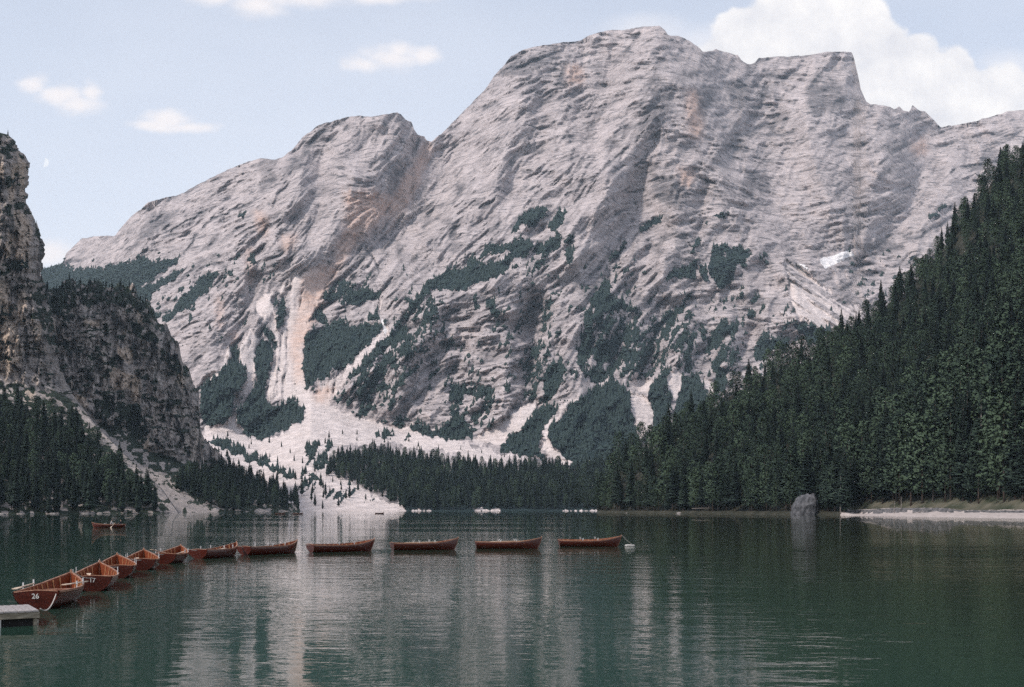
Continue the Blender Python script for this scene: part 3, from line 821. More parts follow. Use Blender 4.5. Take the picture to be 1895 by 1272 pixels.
    m_och = och.at(wu, wv); m_crack = crack.at(uu + 5 * fbm(uu / 13, y / 13, 3, 35), y + 5 * fbm(uu / 13, y / 13, 3, 36)) * sstep(-0.35, 0.1, fbm(uu / 22, y / 22, 3, 39))
    # relief of the rock
    soft = np.clip(1 - m_scree, 0, 1) * wall
    top = np.clip(tw, 0, 1)
    d = 55 * fbm(uu / 150, y / 150, 3, 1)
    ang = 0.75 + 0.25 * vnoise(uu / 240, y / 240, 5)
    # diagonal ribs and gullies running from lower left to upper right
    du = uu * np.cos(ang) - y * np.sin(ang)      # along
    dv = uu * np.sin(ang) + y * np.cos(ang)      # across
    wv1 = 12 * fbm(uu / 40, y / 40, 3, 8)
    d = d - 46 * ridged((dv + wv1) / 62, (du) / 230, 3, 10, 0.5) * (0.55 + 0.45 * vnoise(uu / 130, y / 130, 14))
    d = d - 13 * ridged((uu + 0.35 * y + wv1) / 26, y / 90, 3, 16, 0.5)
    # bedding: ledges, dipping and folded as the layers run across the wall
    bed = y + 20 * fbm(uu / 130, y / 130, 2, 20) + 5 * fbm(uu / 30, y / 30, 2, 23)
    bn = bed / 15.0 + 1.1 * vnoise(bed / 37, uu / 500, 26)
    fr = bn - np.floor(bn)
    flat = np.exp(-((bed_angle(uu, y) - 4) / 14.0) ** 2)
    saw = np.where(fr < 0.75, fr / 0.75, (1 - fr) / 0.25)
    d = d + 7 * saw * flat * np.clip(0.5 + 1.3 * fbm(uu / 60, y / 40, 3, 28), 0, 1.6)
    lf = lic_at(LIC_FINE, uu, y); lm = lic_at(LIC_MID, uu, y); lb = lic_at(LIC_BROAD, uu, y)
    brk = np.clip(0.75 + 0.9 * fbm(uu / 55, y / 55, 3, 311), 0.1, 1.5)
    d = d + (3.4 * lf + 5.0 * lm + 8.5 * lb) * brk
    d = d + 4.5 * fbm(uu / 14, y / 9, 4, 37, 0.68)
    d = d - 4.5 * ridged((uu * 0.8 + 0.5 * y + 0.6 * wv1) / 11, (y * 0.8 - 0.45 * uu) / 30, 3, 147, 0.6) * np.clip(0.5 + fbm(uu / 90, y / 90, 2, 151), 0, 1.3)
    d = d + 10 * m_crack
    # shade of fine ledges painted into bedding joints; soil and moss dark in fissures
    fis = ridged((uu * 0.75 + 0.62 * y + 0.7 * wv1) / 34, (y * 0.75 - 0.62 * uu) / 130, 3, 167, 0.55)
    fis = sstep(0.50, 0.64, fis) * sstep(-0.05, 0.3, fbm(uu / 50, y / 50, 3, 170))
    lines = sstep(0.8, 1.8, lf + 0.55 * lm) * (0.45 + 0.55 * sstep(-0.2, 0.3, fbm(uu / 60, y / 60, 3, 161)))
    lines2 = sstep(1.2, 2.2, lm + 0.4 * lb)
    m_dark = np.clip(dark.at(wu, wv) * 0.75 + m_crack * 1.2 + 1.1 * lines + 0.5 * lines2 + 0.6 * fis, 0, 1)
    m_pale = sstep(0.4, 1.8, -lm - 0.6 * lf) * 0.8
    d = d + 6 * fis
    D = D + (0.95 * off_at(uu, y) * sstep(0.0, 0.25, tw)) + d * soft
    # gentle undulation of fan and valley floor
    D = D + (1 - wall) * (9 * fbm(uu / 30, y / 9, 4, 45) * sstep(946, 930, y)) + m_scree * wall * 5 * fbm(uu / 12, y / 22, 3, 47)
    verts = world_pt(uu, y, D)
    # foot of the slope dips under the lake
    low = y > 945
    verts[..., 2] = np.where(low, EYE + (HY - 946) / F * D + (946 - y) * 1.2, verts[..., 2])
    verts[0, :, 2] = -16
    # back side
    back = []
    for k in range(1, 5):
        r = verts[-1].copy()
        sc = 1 + 0.09 * k
        r[:, 0] *= sc; r[:, 1] *= sc; r[:, 2] = r[:, 2] * (1 - 0.20 * k) - 20 * k
        back.append(r)
    allv = np.concatenate([verts, np.array(back)], 0)
    z0 = np.zeros((4, nc), np.float32)
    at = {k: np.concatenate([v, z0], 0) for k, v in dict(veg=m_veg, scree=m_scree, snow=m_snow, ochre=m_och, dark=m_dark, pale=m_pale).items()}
    faces = grid_faces(nr + 4, nc)
    rr = faces[:, 0] // nc
    fs = m_scree.ravel()
    # the gravel fan in the valley is ground of its own, cut from the same sheet
    fan_r = Raster().poly(SCREE[3])
    infan = np.zeros(len(faces), bool)
    ok = rr < nr - 1
    idx = faces[ok, 0]
    infan[ok] = fan_r.at(wu.ravel()[idx], wv.ravel()[idx]) > 0.5
    AV = allv.reshape(-1, 3)
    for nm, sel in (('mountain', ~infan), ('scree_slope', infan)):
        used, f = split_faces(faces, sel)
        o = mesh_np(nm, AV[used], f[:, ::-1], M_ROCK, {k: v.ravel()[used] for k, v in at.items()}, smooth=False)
        tag(o, kind='structure')
    return dict(u=uu, y=y, D=D, V=verts, veg=m_veg, scree=m_scree, snow=m_snow, wall=wall)


MT = build_mountain()

# ------------------------------------------------------------------ left crag (front) and second crag
EDGE_A = [(-320, 100), (-150, 160), (-50, 215), (0, 245), (18, 250), (30, 262), (34, 278), (48, 285), (57, 300), (56, 320), (49, 350), (47, 375), (60, 395), (70, 430),
          (78, 450), (84, 462), (77, 480), (78, 515), (84, 540), (95, 570), (104, 620), (112, 680), (135, 730), (180, 790), (240, 850), (300, 905), (335, 955)]


def blocks(x, y, seed):
    """worley cells, each its own offset: fractured rock faces"""
    xi = np.floor(x).astype(int); yi = np.floor(y).astype(int)
    rg = np.random.default_rng(900 + seed)
    jx = rg.random((64, 64)); jy = rg.random((64, 64)); val = rg.random((64, 64)) * 2 - 1
    best = np.full(x.shape, 1e9); out = np.zeros(x.shape)
    for a in (-1, 0, 1):
        for b in (-1, 0, 1):
            ix = (xi + a) & 63; iy = (yi + b) & 63
            dx = xi + a + jx[ix, iy] - x; dy = yi + b + jy[ix, iy] - y
            q = dx * dx + dy * dy
            k = q < best
            best = np.where(k, q, best); out = np.where(k, val[ix, iy] + 0.5 * dx * (val[iy, ix]) + 0.4 * dy, out)
    return out


def cliff_relief(u, y, s, sc=1.0):
    d = 16 * fbm(u / 60, y / 80, 3, 101 + s)
    d = d - 13 * ridged((u + 6 * vnoise(u / 20, y / 40, 103 + s)) / 26, y / 110, 4, 105 + s, 0.6)
    bed = y + 0.12 * u + 10 * fbm(u / 60, y / 60, 2, 109 + s)
    bn = bed / 19 + 1.2 * vnoise(bed / 50, u / 300, 112 + s); fr = bn - np.floor(bn)
    d = d + 4 * np.where(fr < 0.7, fr / 0.7, (1 - fr) / 0.3) * np.clip(0.3 + 1.5 * fbm(u / 40, y / 30, 3, 114 + s), 0, 1.5)
    d = d - 8 * ridged((u + 0.25 * y + 5 * vnoise(u / 15, y / 25, 121 + s)) / 11, y / 60, 3, 122 + s, 0.6)
    d = d + 5 * fbm(u / 9, y / 14, 4, 118 + s, 0.65)
    d = d + 9 * blocks(u / 15 + 0.5 * fbm(u / 12, y / 18, 3, 127 + s), y / 55 + 0.15 * u / 17 + 0.3 * fbm(u / 12, y / 18, 3, 126 + s), 128 + s) + 3.5 * blocks(u / 7 + 0.5 * fbm(u / 6, y / 8, 2, 125 + s), y / 17 + 0.2 * u / 7, 129 + s)
    return d * sc


def build_crag_a():
    e = np.array(EDGE_A, float)
    nr, nc, nb = 420, 240, 14
    y = np.linspace(100, 955, nr)
    xe = np.interp(y, e[:, 1], e[:, 0]) + (3.0 * fbm(y / 14, y * 0, 4, 130, 0.6) + 3.0 * np.round(1.5 * vnoise(y / 11, y * 0, 134))) * (y < 700)
    s = np.linspace(0, 1, nc)
    u = -320 + (xe[:, None] + 320) * s[None]
    yy = np.broadcast_to(y[:, None], u.shape)
    edge_d = xe[:, None] - u                                   # distance to the silhouette in chart units
    # talus from the water to its head, then the wall
    head = np.interp(u, [-320, 0, 100, 140, 200, 260, 340], [690, 715, 735, 755, 810, 870, 950])
    shore_y = 953.0
    tt = np.clip((shore_y - yy) / np.maximum(shore_y - head, 4), 0, 1)
    Dsh = np.interp(u, [-320, 0, 150, 300, 340], [520, 560, 600, 640, 660])
    Dh = np.interp(u, [-320, 0, 140, 340], [740, 800, 840, 700])
    up = np.clip((head - yy) / 500.0, 0, 1)
    D = Dsh + (Dh - Dsh) * tt + 150 * up ** 0.8
    wall = sstep(0, 0.05, (head - yy) / 500.0)
    D = D + 120 * np.exp(-np.maximum(edge_d, 0) / 20.0) * wall
    D = D + cliff_relief(u, yy, 0, 1.0) * wall + (1 - wall) * 5 * fbm(u / 20, yy / 8, 3, 131) * sstep(953, 940, yy)
    # masks
    tan = Raster()
    for p in [[(26, 385), (46, 395), (58, 430), (46, 475), (34, 510), (26, 480)], [(0, 600), (25, 590), (35, 640), (28, 680), (10, 690), (0, 700)], [(0, 520), (15, 540), (22, 600), (5, 610)],
              [(14, 430), (24, 440), (20, 480), (8, 470)], [(34, 540), (48, 545), (46, 600), (36, 590)], [(36, 290), (48, 300), (46, 370), (38, 360)], [(68, 600), (74, 598), (72, 650), (66, 655)],
              [(48, 720), (62, 722), (60, 750), (50, 750)], [(-60, 400), (-30, 420), (-40, 560), (-70, 540)], [(20, 300), (28, 310), (25, 380), (16, 370)]]:
        tan.poly(p)
    tan.blur(2)
    wu = u + 6 * fbm(u / 14, yy / 22, 3, 133); wv = yy + 6 * fbm(u / 14, yy / 22, 3, 136)
    m_och = tan.at(wu, wv) * 1.2 + 0.55 * sstep(0.05, 0.4, fbm(u / 16, yy / 60, 3, 139)) * wall
    ledge = Raster()
    for p in [[(-320, 90), (0, 235), (30, 258), (34, 275), (10, 285), (-60, 250), (-320, 140)], [(35, 278), (55, 295), (50, 320), (44, 300)], [(0, 385), (45, 372), (60, 400), (40, 395), (0, 410)],
              [(0, 490), (46, 480), (60, 495), (30, 505), (0, 510)], [(0, 330), (20, 325), (30, 340), (10, 350)], [(45, 520), (80, 515), (100, 580), (108, 660), (90, 640)],
              [(60, 395), (72, 430), (80, 460), (70, 450)]]:
        ledge.poly(p)
    m_veg = np.maximum(ledge.at(wu, wv) * sstep(-0.25, 0.05, fbm(u / 8, yy / 8, 3, 142)), sstep(0.30, 0.38, fbm(u / 16, yy / 7, 4, 145, 0.6) - 0.04 * wall) * wall)
    m_veg = np.maximum(m_veg, (1 - wall) * (sstep(-0.25, -0.05, fbm(u / 10, yy / 6, 3, 147))))
    m_edge = sstep(22, 12, edge_d) * sstep(735, 760, yy)
    m_veg *= 1 - m_edge * sstep(-0.1, 0.1, fbm(u / 8, yy / 8, 2, 149))
    strip = Raster().poly([(-20, 950), (34, 950), (34, 957), (-20, 958)]).poly([(60, 690), (75, 690), (70, 735), (60, 730)])
    m_scree = np.maximum(strip.at(u, yy), m_edge)
    V = world_pt(u, yy, D)
    V[..., 2] = np.where(yy > 951, np.minimum(V[..., 2], (952.6 - yy) * 1.3), V[..., 2])
    # far side: the crag turns back behind its silhouette
    cols = []
    for k in range(1, nb + 1):
        c = V[:, -1].copy(); f = k / nb
        c[:, 1] += 260 * f ** 1.5
        c[:, 0] = c[:, 0] * (c[:, 1] / V[:, -1, 1]) - 130 * f ** 1.2
        cols.append(c)
    A = np.concatenate([V, np.stack(cols, 1)], 1)
    zc = lambda m: np.concatenate([m, np.repeat(m[:, -1:], nb, 1)], 1)
    o = mesh_np('cliff', A, grid_faces(nr, nc + nb)[:, ::-1][:, ::-1], M_CLIFF, {k: zc(v) for k, v in dict(veg=m_veg, ochre=np.clip(m_och, 0, 1), scree=m_scree, dark=0.8 * sstep(0.46, 0.62, ridged((u + 4 * fbm(u / 9, yy / 20, 3, 401)) / 15, yy / 95, 3, 402)) * wall, snow=np.zeros_like(u)).items()})
    tag(o, kind='structure')
    return dict(u=u, y=yy, D=D, V=V, veg=m_veg, wall=wall)


SKY_B = [(40, 545), (80, 538), (110, 528), (130, 522), (180, 520), (205, 532), (228, 526), (246, 530), (262, 552), (276, 556), (288, 590), (306, 598), (318, 628), (330, 634), (338, 668), (350, 678), (358, 706), (370, 712), (370, 740), (368, 765), (374, 795), (388, 822), (420, 858),
         (450, 884), (480, 897), (520, 915), (545, 935), (560, 946), (600, 951)]


def build_crag_b():
    nc, nr = 330, 250
    u = np.linspace(40, 600, nc)
    ys = lut(SKY_B, u) + 3.5 * fbm(u / 8, u * 0, 4, 160, 0.6) + 5 * np.round(1.6 * vnoise(u / 13, u * 0, 168))
    t = np.linspace(0, 1, nr)[:, None]
    sh = 950.0
    y = sh + (ys[None] - sh) * t
    uu = np.broadcast_to(u[None], y.shape)
    head = np.interp(u, [40, 150, 220, 300, 380, 440, 600], [740, 760, 810, 850, 870, 900, 955])[None]
    head = np.broadcast_to(head, y.shape)
    Dsh = np.interp(u, [40, 300, 400, 480, 600], [640, 720, 850, 1000, 1120])[None]
    Dh = np.interp(u, [40, 200, 400, 600], [930, 960, 1040, 1130])[None]
    tt = np.clip((sh - y) / np.maximum(sh - head, 4), 0, 1)
    up = np.clip((head - y) / 330.0, 0, 1)
    wall = sstep(0, 0.06, (head - y) / 330.0)
    D = Dsh + (Dh - Dsh) * tt + 190 * up ** 0.9
    D = D + 70 * np.exp(-(y - ys[None]) / 14.0) * wall
    D = D + np.clip((uu - 330) / 40, 0, 1.5) * 60 * wall
    D = D + cliff_relief(uu, y, 60, 1.15) * wall + (1 - wall) * 5 * fbm(uu / 20, y / 8, 3, 161) * sstep(950, 936, y)
    wu = uu + 6 * fbm(uu / 14, y / 18, 3, 163); wv = y + 6 * fbm(uu / 14, y / 18, 3, 166)
    tan = Raster()
    for p in [[(215, 640), (248, 650), (245, 670), (220, 665)], [(205, 690), (215, 680), (240, 690), (258, 700), (258, 745), (245, 750), (238, 720), (210, 720)], [(328, 680), (342, 690), (342, 715), (328, 712)],
              [(265, 830), (275, 800), (280, 845)], [(370, 860), (380, 870), (376, 885)], [(160, 590), (185, 592), (180, 606), (165, 604)], [(135, 735), (150, 730), (165, 750), (150, 760)], [(255, 575), (262, 570), (262, 600), (256, 600)]]:
        tan.poly(p)
    tan.blur(2)
    m_och = np.clip(tan.at(wu, wv) + 0.3 * sstep(0.2, 0.55, fbm(uu / 12, y / 40, 3, 169)) * wall, 0, 1)
    sc = Raster().poly([(138, 722), (165, 740), (178, 785), (215, 815), (265, 860), (312, 900), (352, 928), (408, 951), (285, 955), (312, 928), (272, 892), (232, 852), (200, 825), (170, 792), (150, 760)])
    sc.poly([(470, 944), (500, 942), (500, 953), (470, 953)])
    m_scree = sc.at(wu, wv) * sstep(-0.35, -0.1, fbm(uu / 9, y / 7, 3, 171))
    vg = Raster()
    for p in [[(40, 530), (130, 515), (235, 520), (285, 570), (330, 640), (290, 610), (250, 575), (200, 562), (150, 565), (90, 590), (40, 600)], [(170, 735), (262, 750), (276, 800), (255, 835), (215, 800), (180, 770)],
              [(230, 590), (270, 600), (300, 640), (260, 630)], [(270, 850), (330, 880), (400, 860), (480, 895), (560, 940), (410, 945), (340, 910)], [(290, 640), (330, 660), (345, 700), (320, 690)]]:
        vg.poly(p)
    m_veg = np.maximum(vg.at(wu, wv) * sstep(-0.4, -0.05, fbm(uu / 8, y / 8, 3, 174)), sstep(0.20, 0.30, fbm(uu / 15, y / 7, 4, 177, 0.6)) * wall * (1 - 0.6 * tan.at(wu, wv)))
    m_veg = np.maximum(m_veg, (1 - wall) * (1 - m_scree) * sstep(-0.2, 0.0, fbm(uu / 10, y / 6, 3, 179)))
    V = world_pt(uu, y, D)
    V[..., 2] = np.where(y > 948.5, np.minimum(V[..., 2], (949.3 - y) * 3), V[..., 2])
    V[0, :, 2] = -12
    back = []
    for k in range(1, 6):
        r = V[-1].copy(); sc2 = 1 + 0.05 * k
        r[:, 0] *= sc2; r[:, 1] *= sc2; r[:, 2] = r[:, 2] * (1 - 0.12 * k) - 4 * k
        back.append(r)
    A = np.concatenate([V, np.array(back)], 0)
    zr = lambda m: np.concatenate([m, np.repeat(m[-1:], 5, 0)], 0)
    o = mesh_np('cliff', A, grid_faces(nr + 5, nc)[:, ::-1], M_CLIFF, {k: zr(v) for k, v in dict(veg=m_veg, ochre=m_och, scree=m_scree, dark=0.9 * sstep(0.42, 0.6, ridged((uu + 0.2 * y + 4 * fbm(uu / 9, y / 20, 3, 403)) / 15, y / 80, 3, 404)) * wall, snow=np.zeros_like(D)).items()})
    tag(o, kind='structure')
    return dict(u=uu, y=y, D=D, V=V, veg=m_veg, wall=wall, scree=m_scree)


CA = build_crag_a()
CB = build_crag_b()

# ------------------------------------------------------------------ wooded hill, gravel spit and bank on the right shore
HILL_TOP = [(1105, 935), (1120, 905), (1140, 880), (1170, 855), (1200, 830), (1240, 805), (1300, 775), (1350, 748), (1400, 715), (1450, 685), (1500, 660), (1560, 622), (1610, 588), (1650, 560), (1700, 520),
            (1750, 455), (1800, 398), (1840, 340), (1870, 308), (1900, 285), (1960, 220), (2060, 130), (2250, 40)]
D_HSH = [(1105, 690), (1180, 640), (1300, 575), (1400, 530), (1470, 500), (1540, 482), (1600, 430), (1700, 385), (1800, 350), (1895, 322), (2250, 270)]
D_HTOP = [(1105, 720), (1200, 730), (1350, 790), (1500, 840), (1600, 870), (1800, 900), (1895, 900), (2250, 850)]


def build_hill():
    nc, nr = 360, 170
    u = np.linspace(1105, 2250, nc)
    Dsh = lut(D_HSH, u); Dt = lut(D_HTOP, u)
    zt = EYE + (HY - lut(HILL_TOP, u)) / F * Dt
    # distance rows, closer together near the water
    t = np.linspace(0, 1, nr)[:, None] ** 1.7
    D = Dsh[None] - 25 + (Dt - Dsh + 25)[None] * t
    uu = np.broadcast_to(u[None], D.shape)
    e = D - Dsh[None]
    spit = sstep(1540, 1600, uu)
    # plain shore: steep bank into the wood; spit: gravel strand, low bank, terrace, then the slope
    z_plain = np.where(e < 0, e * 0.12, np.minimum(e * 0.35, 1.6))
    bank = 34 + 22 * sstep(1600, 1895, uu) + 3 * vnoise(uu / 30, e / 40, 190)
    z_spit = np.where(e < 0, e * 0.05, 0.034 * e * (0.25 + 0.75 * sstep(1550, 1680, uu)))
    z_spit = np.minimum(z_spit, 1.35) + 1.75 * sstep(bank, bank + 3.5, e) * (1 - 0.5 * sstep(1735, 1790, uu)) + sstep(bank + 6, bank + 75, e) * 6.0 * sstep(1700, 1900, uu)
    z0 = z_plain * (1 - spit) + z_spit * spit
    start = 14 + 60 * spit
    k = np.clip((e - start) / np.maximum(Dt[None] - Dsh[None] - start, 1), 0, 1)
    z = z0 + np.maximum(zt[None] - z0, 0) * (0.75 * k + 0.25 * k * k)
    z = z + sstep(0.02, 0.2, k) * 9 * fbm(uu / 60, D / 50, 3, 191) + 0.25 * fbm(uu / 6, D / 4, 3, 195) * sstep(0, 10, e)
    V = np.stack([(uu - CX) / F * D, D, z], -1)
    rows = []
    for q in range(1, 5):
        r = V[-1].copy(); s = 1 + 0.08 * q
        r[:, 0] *= s; r[:, 1] *= s; r[:, 2] = r[:, 2] * (1 - 0.2 * q) - 3 * q
        rows.append(r)
    A = np.concatenate([V, np.array(rows)], 0).reshape(-1, 3)
    faces = grid_faces(nr + 4, nc)
    row = faces[:, 0] // nc
    fi = faces[:, 0]
    ee = np.concatenate([e, np.full((4, nc), 999.0)], 0).ravel()[fi]; sp = np.concatenate([spit, np.zeros((4, nc))], 0).ravel()[fi]
    bk = np.concatenate([bank, np.zeros((4, nc))], 0).ravel()[fi]; kk = np.concatenate([k, np.ones((4, nc))], 0).ravel()[fi]
    beach = (sp > 0.15) & (ee < bk - 0.5)
    patch = fbm(A[fi, 0] / 9, A[fi, 1] / 16, 3, 197)
    step_f = (sp > 0.15) & ~beach & (ee < bk + 3.2)
    bank_f = (sp > 0.15) & ~beach & ~step_f & (kk < 0.02)
    path = bank_f & ((ee < bk + 12 + 9 * patch) | (patch > 0.34))
    meadow = bank_f & ~path
    hill = ~(beach | path | meadow | step_f)
    for nm, sel, mt in (('beach', beach, M_GRAVEL), ('path', path, M_GRAVEL), ('meadow', meadow, M_GRASS), ('bank', step_f, M_BANK), ('hill', hill, M_SOIL)):
        used, f = split_faces(faces, sel)
        tag(mesh_np(nm, A[used], f, mt), kind='structure')
    return dict(u=uu, D=D, V=V, e=e, k=k, spit=spit, bank=bank, y=HY - (z - EYE) / D * F)


HL = build_hill()

# ------------------------------------------------------------------ trees: prototypes
class MB:
    def __init__(self):
        self.v, self.f = [], []

    def add(self, verts, faces):
        b = len(self.v)
        self.v += [tuple(q) for q in verts]
        self.f += [tuple(i + b for i in q) for q in faces]

    def box(self, x0, x1, y0, y1, z0, z1, m=None):
        vs = [Vector(q) for q in ((x0, y0, z0), (x1, y0, z0), (x1, y1, z0), (x0, y1, z0), (x0, y0, z1), (x1, y0, z1), (x1, y1, z1), (x0, y1, z1))]
        if m is not None: vs = [m @ q for q in vs]
        self.add(vs, [(3, 2, 1, 0), (4, 5, 6, 7), (0, 1, 5, 4), (1, 2, 6, 5), (2, 3, 7, 6), (3, 0, 4, 7)])

    def tube(self, pts, radii, n=6, cap=True):
        pts = [Vector(p) for p in pts]
        if isinstance(radii, (int, float)): radii = [radii] * len(pts)
        rings = []
        for i, p in enumerate(pts):
            a = pts[max(i - 1, 0)]; c = pts[min(i + 1, len(pts) - 1)]
            t = (c - a).normalized()
            s = t.cross(Vector((0, 0, 1)))
            if s.length < 1e-3: s = t.cross(Vector((1, 0, 0)))
            s.normalize(); w = s.cross(t)
            rings.append([p + radii[i] * (math.cos(q) * s + math.sin(q) * w) for q in (2 * math.pi * j / n for j in range(n))])
        fs = []
        for i in range(len(pts) - 1):
            for j in range(n):
                k = (j + 1) % n
                fs.append((i * n + j, i * n + k, (i + 1) * n + k, (i + 1) * n + j))
        if cap:
            fs.append(tuple(range(n))[::-1]); fs.append(tuple((len(pts) - 1) * n + j for j in range(n)))
        self.add([q for r in rings for q in r], fs)

    def mesh(self, name, mat, smooth=False, crown=False):
        me = bpy.data.meshes.new(name)
        me.from_pydata([tuple(q) for q in self.v], [], self.f)
        if mat: me.materials.append(mat)
        if smooth:
            for p in me.polygons: p.use_smooth = True
        me.update()
        if crown:
            H = max(v[2] for v in self.v)
            nv = np.zeros((len(self.v), 3))
            out = np.array(self.v, float)
            out[:, 2] = (out[:, 2] - 0.35 * H) * 0.25
            out /= np.maximum(np.linalg.norm(out, axis=1, keepdims=True), 1e-6)
            out[:, 2] += 0.45
            for p in me.polygons:
                vs = list(p.vertices)
                o_ = out[vs].mean(0)
                if np.dot(o_, p.normal) < 0:
                    p.flip()
                fn = np.array(p.normal)
                for v in vs: nv[v] += 0.45 * fn
            nv += out
            nv /= np.maximum(np.linalg.norm(nv, axis=1, keepdims=True), 1e-6)
            me.update()
            me.normals_split_custom_set_from_vertices([tuple(q) for q in nv])
        return me

    def build(self, name, mat, parent=None, smooth=False):
        o = bpy.data.objects.new(name, self.mesh(name, mat, smooth))
        COL.objects.link(o)
        if parent: o.parent = parent
        return o


def spruce_crown(rng, H=30.0, R=4.2, whorls=42, base=0.10, sparse=0.0):
    mb = MB()
    ph = rng.random() * 6
    lean = [(rng.random() - 0.5) * 0.5 for _ in range(4)]
    for i in range(whorls):
        q = i / (whorls - 1)
        z = H * (base + (0.985 - base) * q ** 0.92)
        r0 = R * (1 - q) ** 0.82 * (0.86 + 0.28 * math.sin(q * 23 + ph) * rng.random()) + 0.22
        if q < 0.12: r0 *= 0.55 + 3.5 * q
        n = 8 if q < 0.6 else (6 if q < 0.85 else 5)
        a0 = rng.random() * 6.28
        for j in range(n):
            if rng.random() < sparse: continue
            a = a0 + 6.283 * j / n + (rng.random() - 0.5) * 0.6
            r = r0 * (0.62 + 0.5 * rng.random())
            ca, sa = math.cos(a), math.sin(a)
            zz = z + (rng.random() - 0.5) * H * 0.018
            dr = 0.16 * r + 0.38 * r * (1 - q) * rng.random()
            w = 0.30 * r + 0.16
            mid = (ca * r * 0.55, sa * r * 0.55, zz - dr * 0.55)
            tip = (ca * r, sa * r, zz - dr + 0.10 * r)
            lx, ly = -sa * w, ca * w
            hang = 0.22 * r + 0.35
            mb.add([(0, 0, zz), (mid[0] + lx, mid[1] + ly, mid[2] - 0.25 * w), tip, (mid[0] - lx, mid[1] - ly, mid[2] - 0.25 * w)], [(0, 1, 2), (0, 2, 3)])
            mb.add([(ca * r * 0.15, sa * r * 0.15, zz + 0.05), tip, (ca * r * 0.78, sa * r * 0.78, mid[2] - hang), (ca * r * 0.40, sa * r * 0.40, mid[2] - hang * 0.7)], [(0, 3, 2, 1)])
    mb.add([(0.18, 0, H * 0.93), (-0.1, 0.16, H * 0.93), (-0.1, -0.16, H * 0.93), (0, 0, H)], [(0, 1, 3), (1, 2, 3), (2, 0, 3)])
    return mb


def larch_crown(rng, H=24.0, R=4.4):
    mb = MB()
    lobes = []
    for i in range(34):
        q = 0.16 + 0.82 * (i + rng.random()) / 34
        rr = R * (1 - ((q - 0.45) / 0.62) ** 2) ** 0.7 if abs(q - 0.45) < 0.6 else 0.4
        a = i * 2.4 + rng.random()
        rad = rr * (0.35 + 0.5 * rng.random())
        lobes.append((math.cos(a) * rad, math.sin(a) * rad, q * H, 0.42 * rr + 0.5))
    for (x, y, z, r) in lobes:
        for _ in range(44):
            th = rng.random() * 6.283; cz = rng.random() * 2 - 0.8
            s = math.sqrt(max(0, 1 - min(1, cz * cz)))
            rad = r * (0.65 + 0.5 * rng.random())
            c = Vector((x + math.cos(th) * s * rad, y + math.sin(th) * s * rad, z + cz * rad * 0.75))
            d1 = Vector((rng.random() - 0.5, rng.random() - 0.5, 0.5 * (rng.random() - 0.5))).normalized() * (0.34 + 0.28 * rng.random())
            d2 = Vector((rng.random() - 0.5, rng.random() - 0.5, rng.random() - 0.5)).normalized() * (0.28 + 0.24 * rng.random())
            mb.add([c - d1, c - d2 * 0.8, c + d1, c + d2], [(0, 1, 2, 3)])
    return mb


def trunk_mb(H, r, bend=0.0):
    mb = MB()
    mb.tube([(0, 0, -1.5), (bend * 0.2, 0, H * 0.3), (bend * 0.6, bend * 0.3, H * 0.65), (bend * 0.2, 0, H * 0.97)], [r, r * 0.75, r * 0.42, r * 0.08], 6)
    return mb


PROTO = []          # (kind name, crown mesh, trunk mesh, height)
_r = random.Random(5)
for i in range(6):
    R = (4.4, 5.0, 5.6, 4.8, 6.0, 4.0)[i]
    PROTO.append(('spruce_tree', spruce_crown(_r, 30, R, 44, base=0.05 + 0.07 * (i % 3), sparse=(0.0, 0.12, 0.05, 0.2, 0.08, 0.0)[i]).mesh('crown', M_SPRUCE, True, True), trunk_mb(30, 0.34).mesh('trunk', M_BARK, True), 30.0))
for i in range(3):
    PROTO.append(('larch_tree', larch_crown(_r, 24, (4.8, 5.6, 4.3)[i]).mesh('crown', M_PINE, True, True), trunk_mb(24, 0.30, 0.4).mesh('trunk', M_BARK, True), 24.0))

# ------------------------------------------------------------------ trees: where they stand
def scatter(G, prob, spacing, n_try, seed, three_d=False):
    """points on a terrain grid, by ground area times prob, thinned to a spacing"""
    rng = np.random.default_rng(seed)
    V = G['V']
    e1 = V[1:, :-1] - V[:-1, :-1]; e2 = V[:-1, 1:] - V[:-1, :-1]
    cr = np.cross(e1, e2)
    area = np.linalg.norm(cr, axis=-1) if three_d else np.abs(cr[..., 2])
    w = (area * prob[:-1, :-1]).ravel().astype(np.float64)
    if w.sum() <= 0: return np.zeros((0, 3)), np.zeros((0, 2))
    pick = rng.choice(len(w), n_try, p=w / w.sum())
    r, c = np.divmod(pick, V.shape[1] - 1)
    a = rng.random((n_try, 1)); b = rng.random((n_try, 1))
    p = V[r, c] * (1 - a) * (1 - b) + V[r + 1, c] * a * (1 - b) + V[r, c + 1] * (1 - a) * b + V[r + 1, c + 1] * a * b
    seen = {}
    keep = []
    s2 = spacing * spacing
    for i in range(n_try):
        x, y = p[i, 0], p[i, 1]
        kx, ky = int(x // spacing), int(y // spacing)
        bad = False
        for ax in (kx - 1, kx, kx + 1):
            for ay in (ky - 1, ky, ky + 1):
                for j in seen.get((ax, ay), ()):
                    if (p[j, 0] - x) ** 2 + (p[j, 1] - y) ** 2 < s2:
                        bad = True; break
        if not bad:
            seen.setdefault((kx, ky), []).append(i); keep.append(i)
    return p[keep]


TREES = []      # (x, y, z, height, proto index, rot, area)


BOULDER_AT = ((1489 - CX) / F * 493, 493)


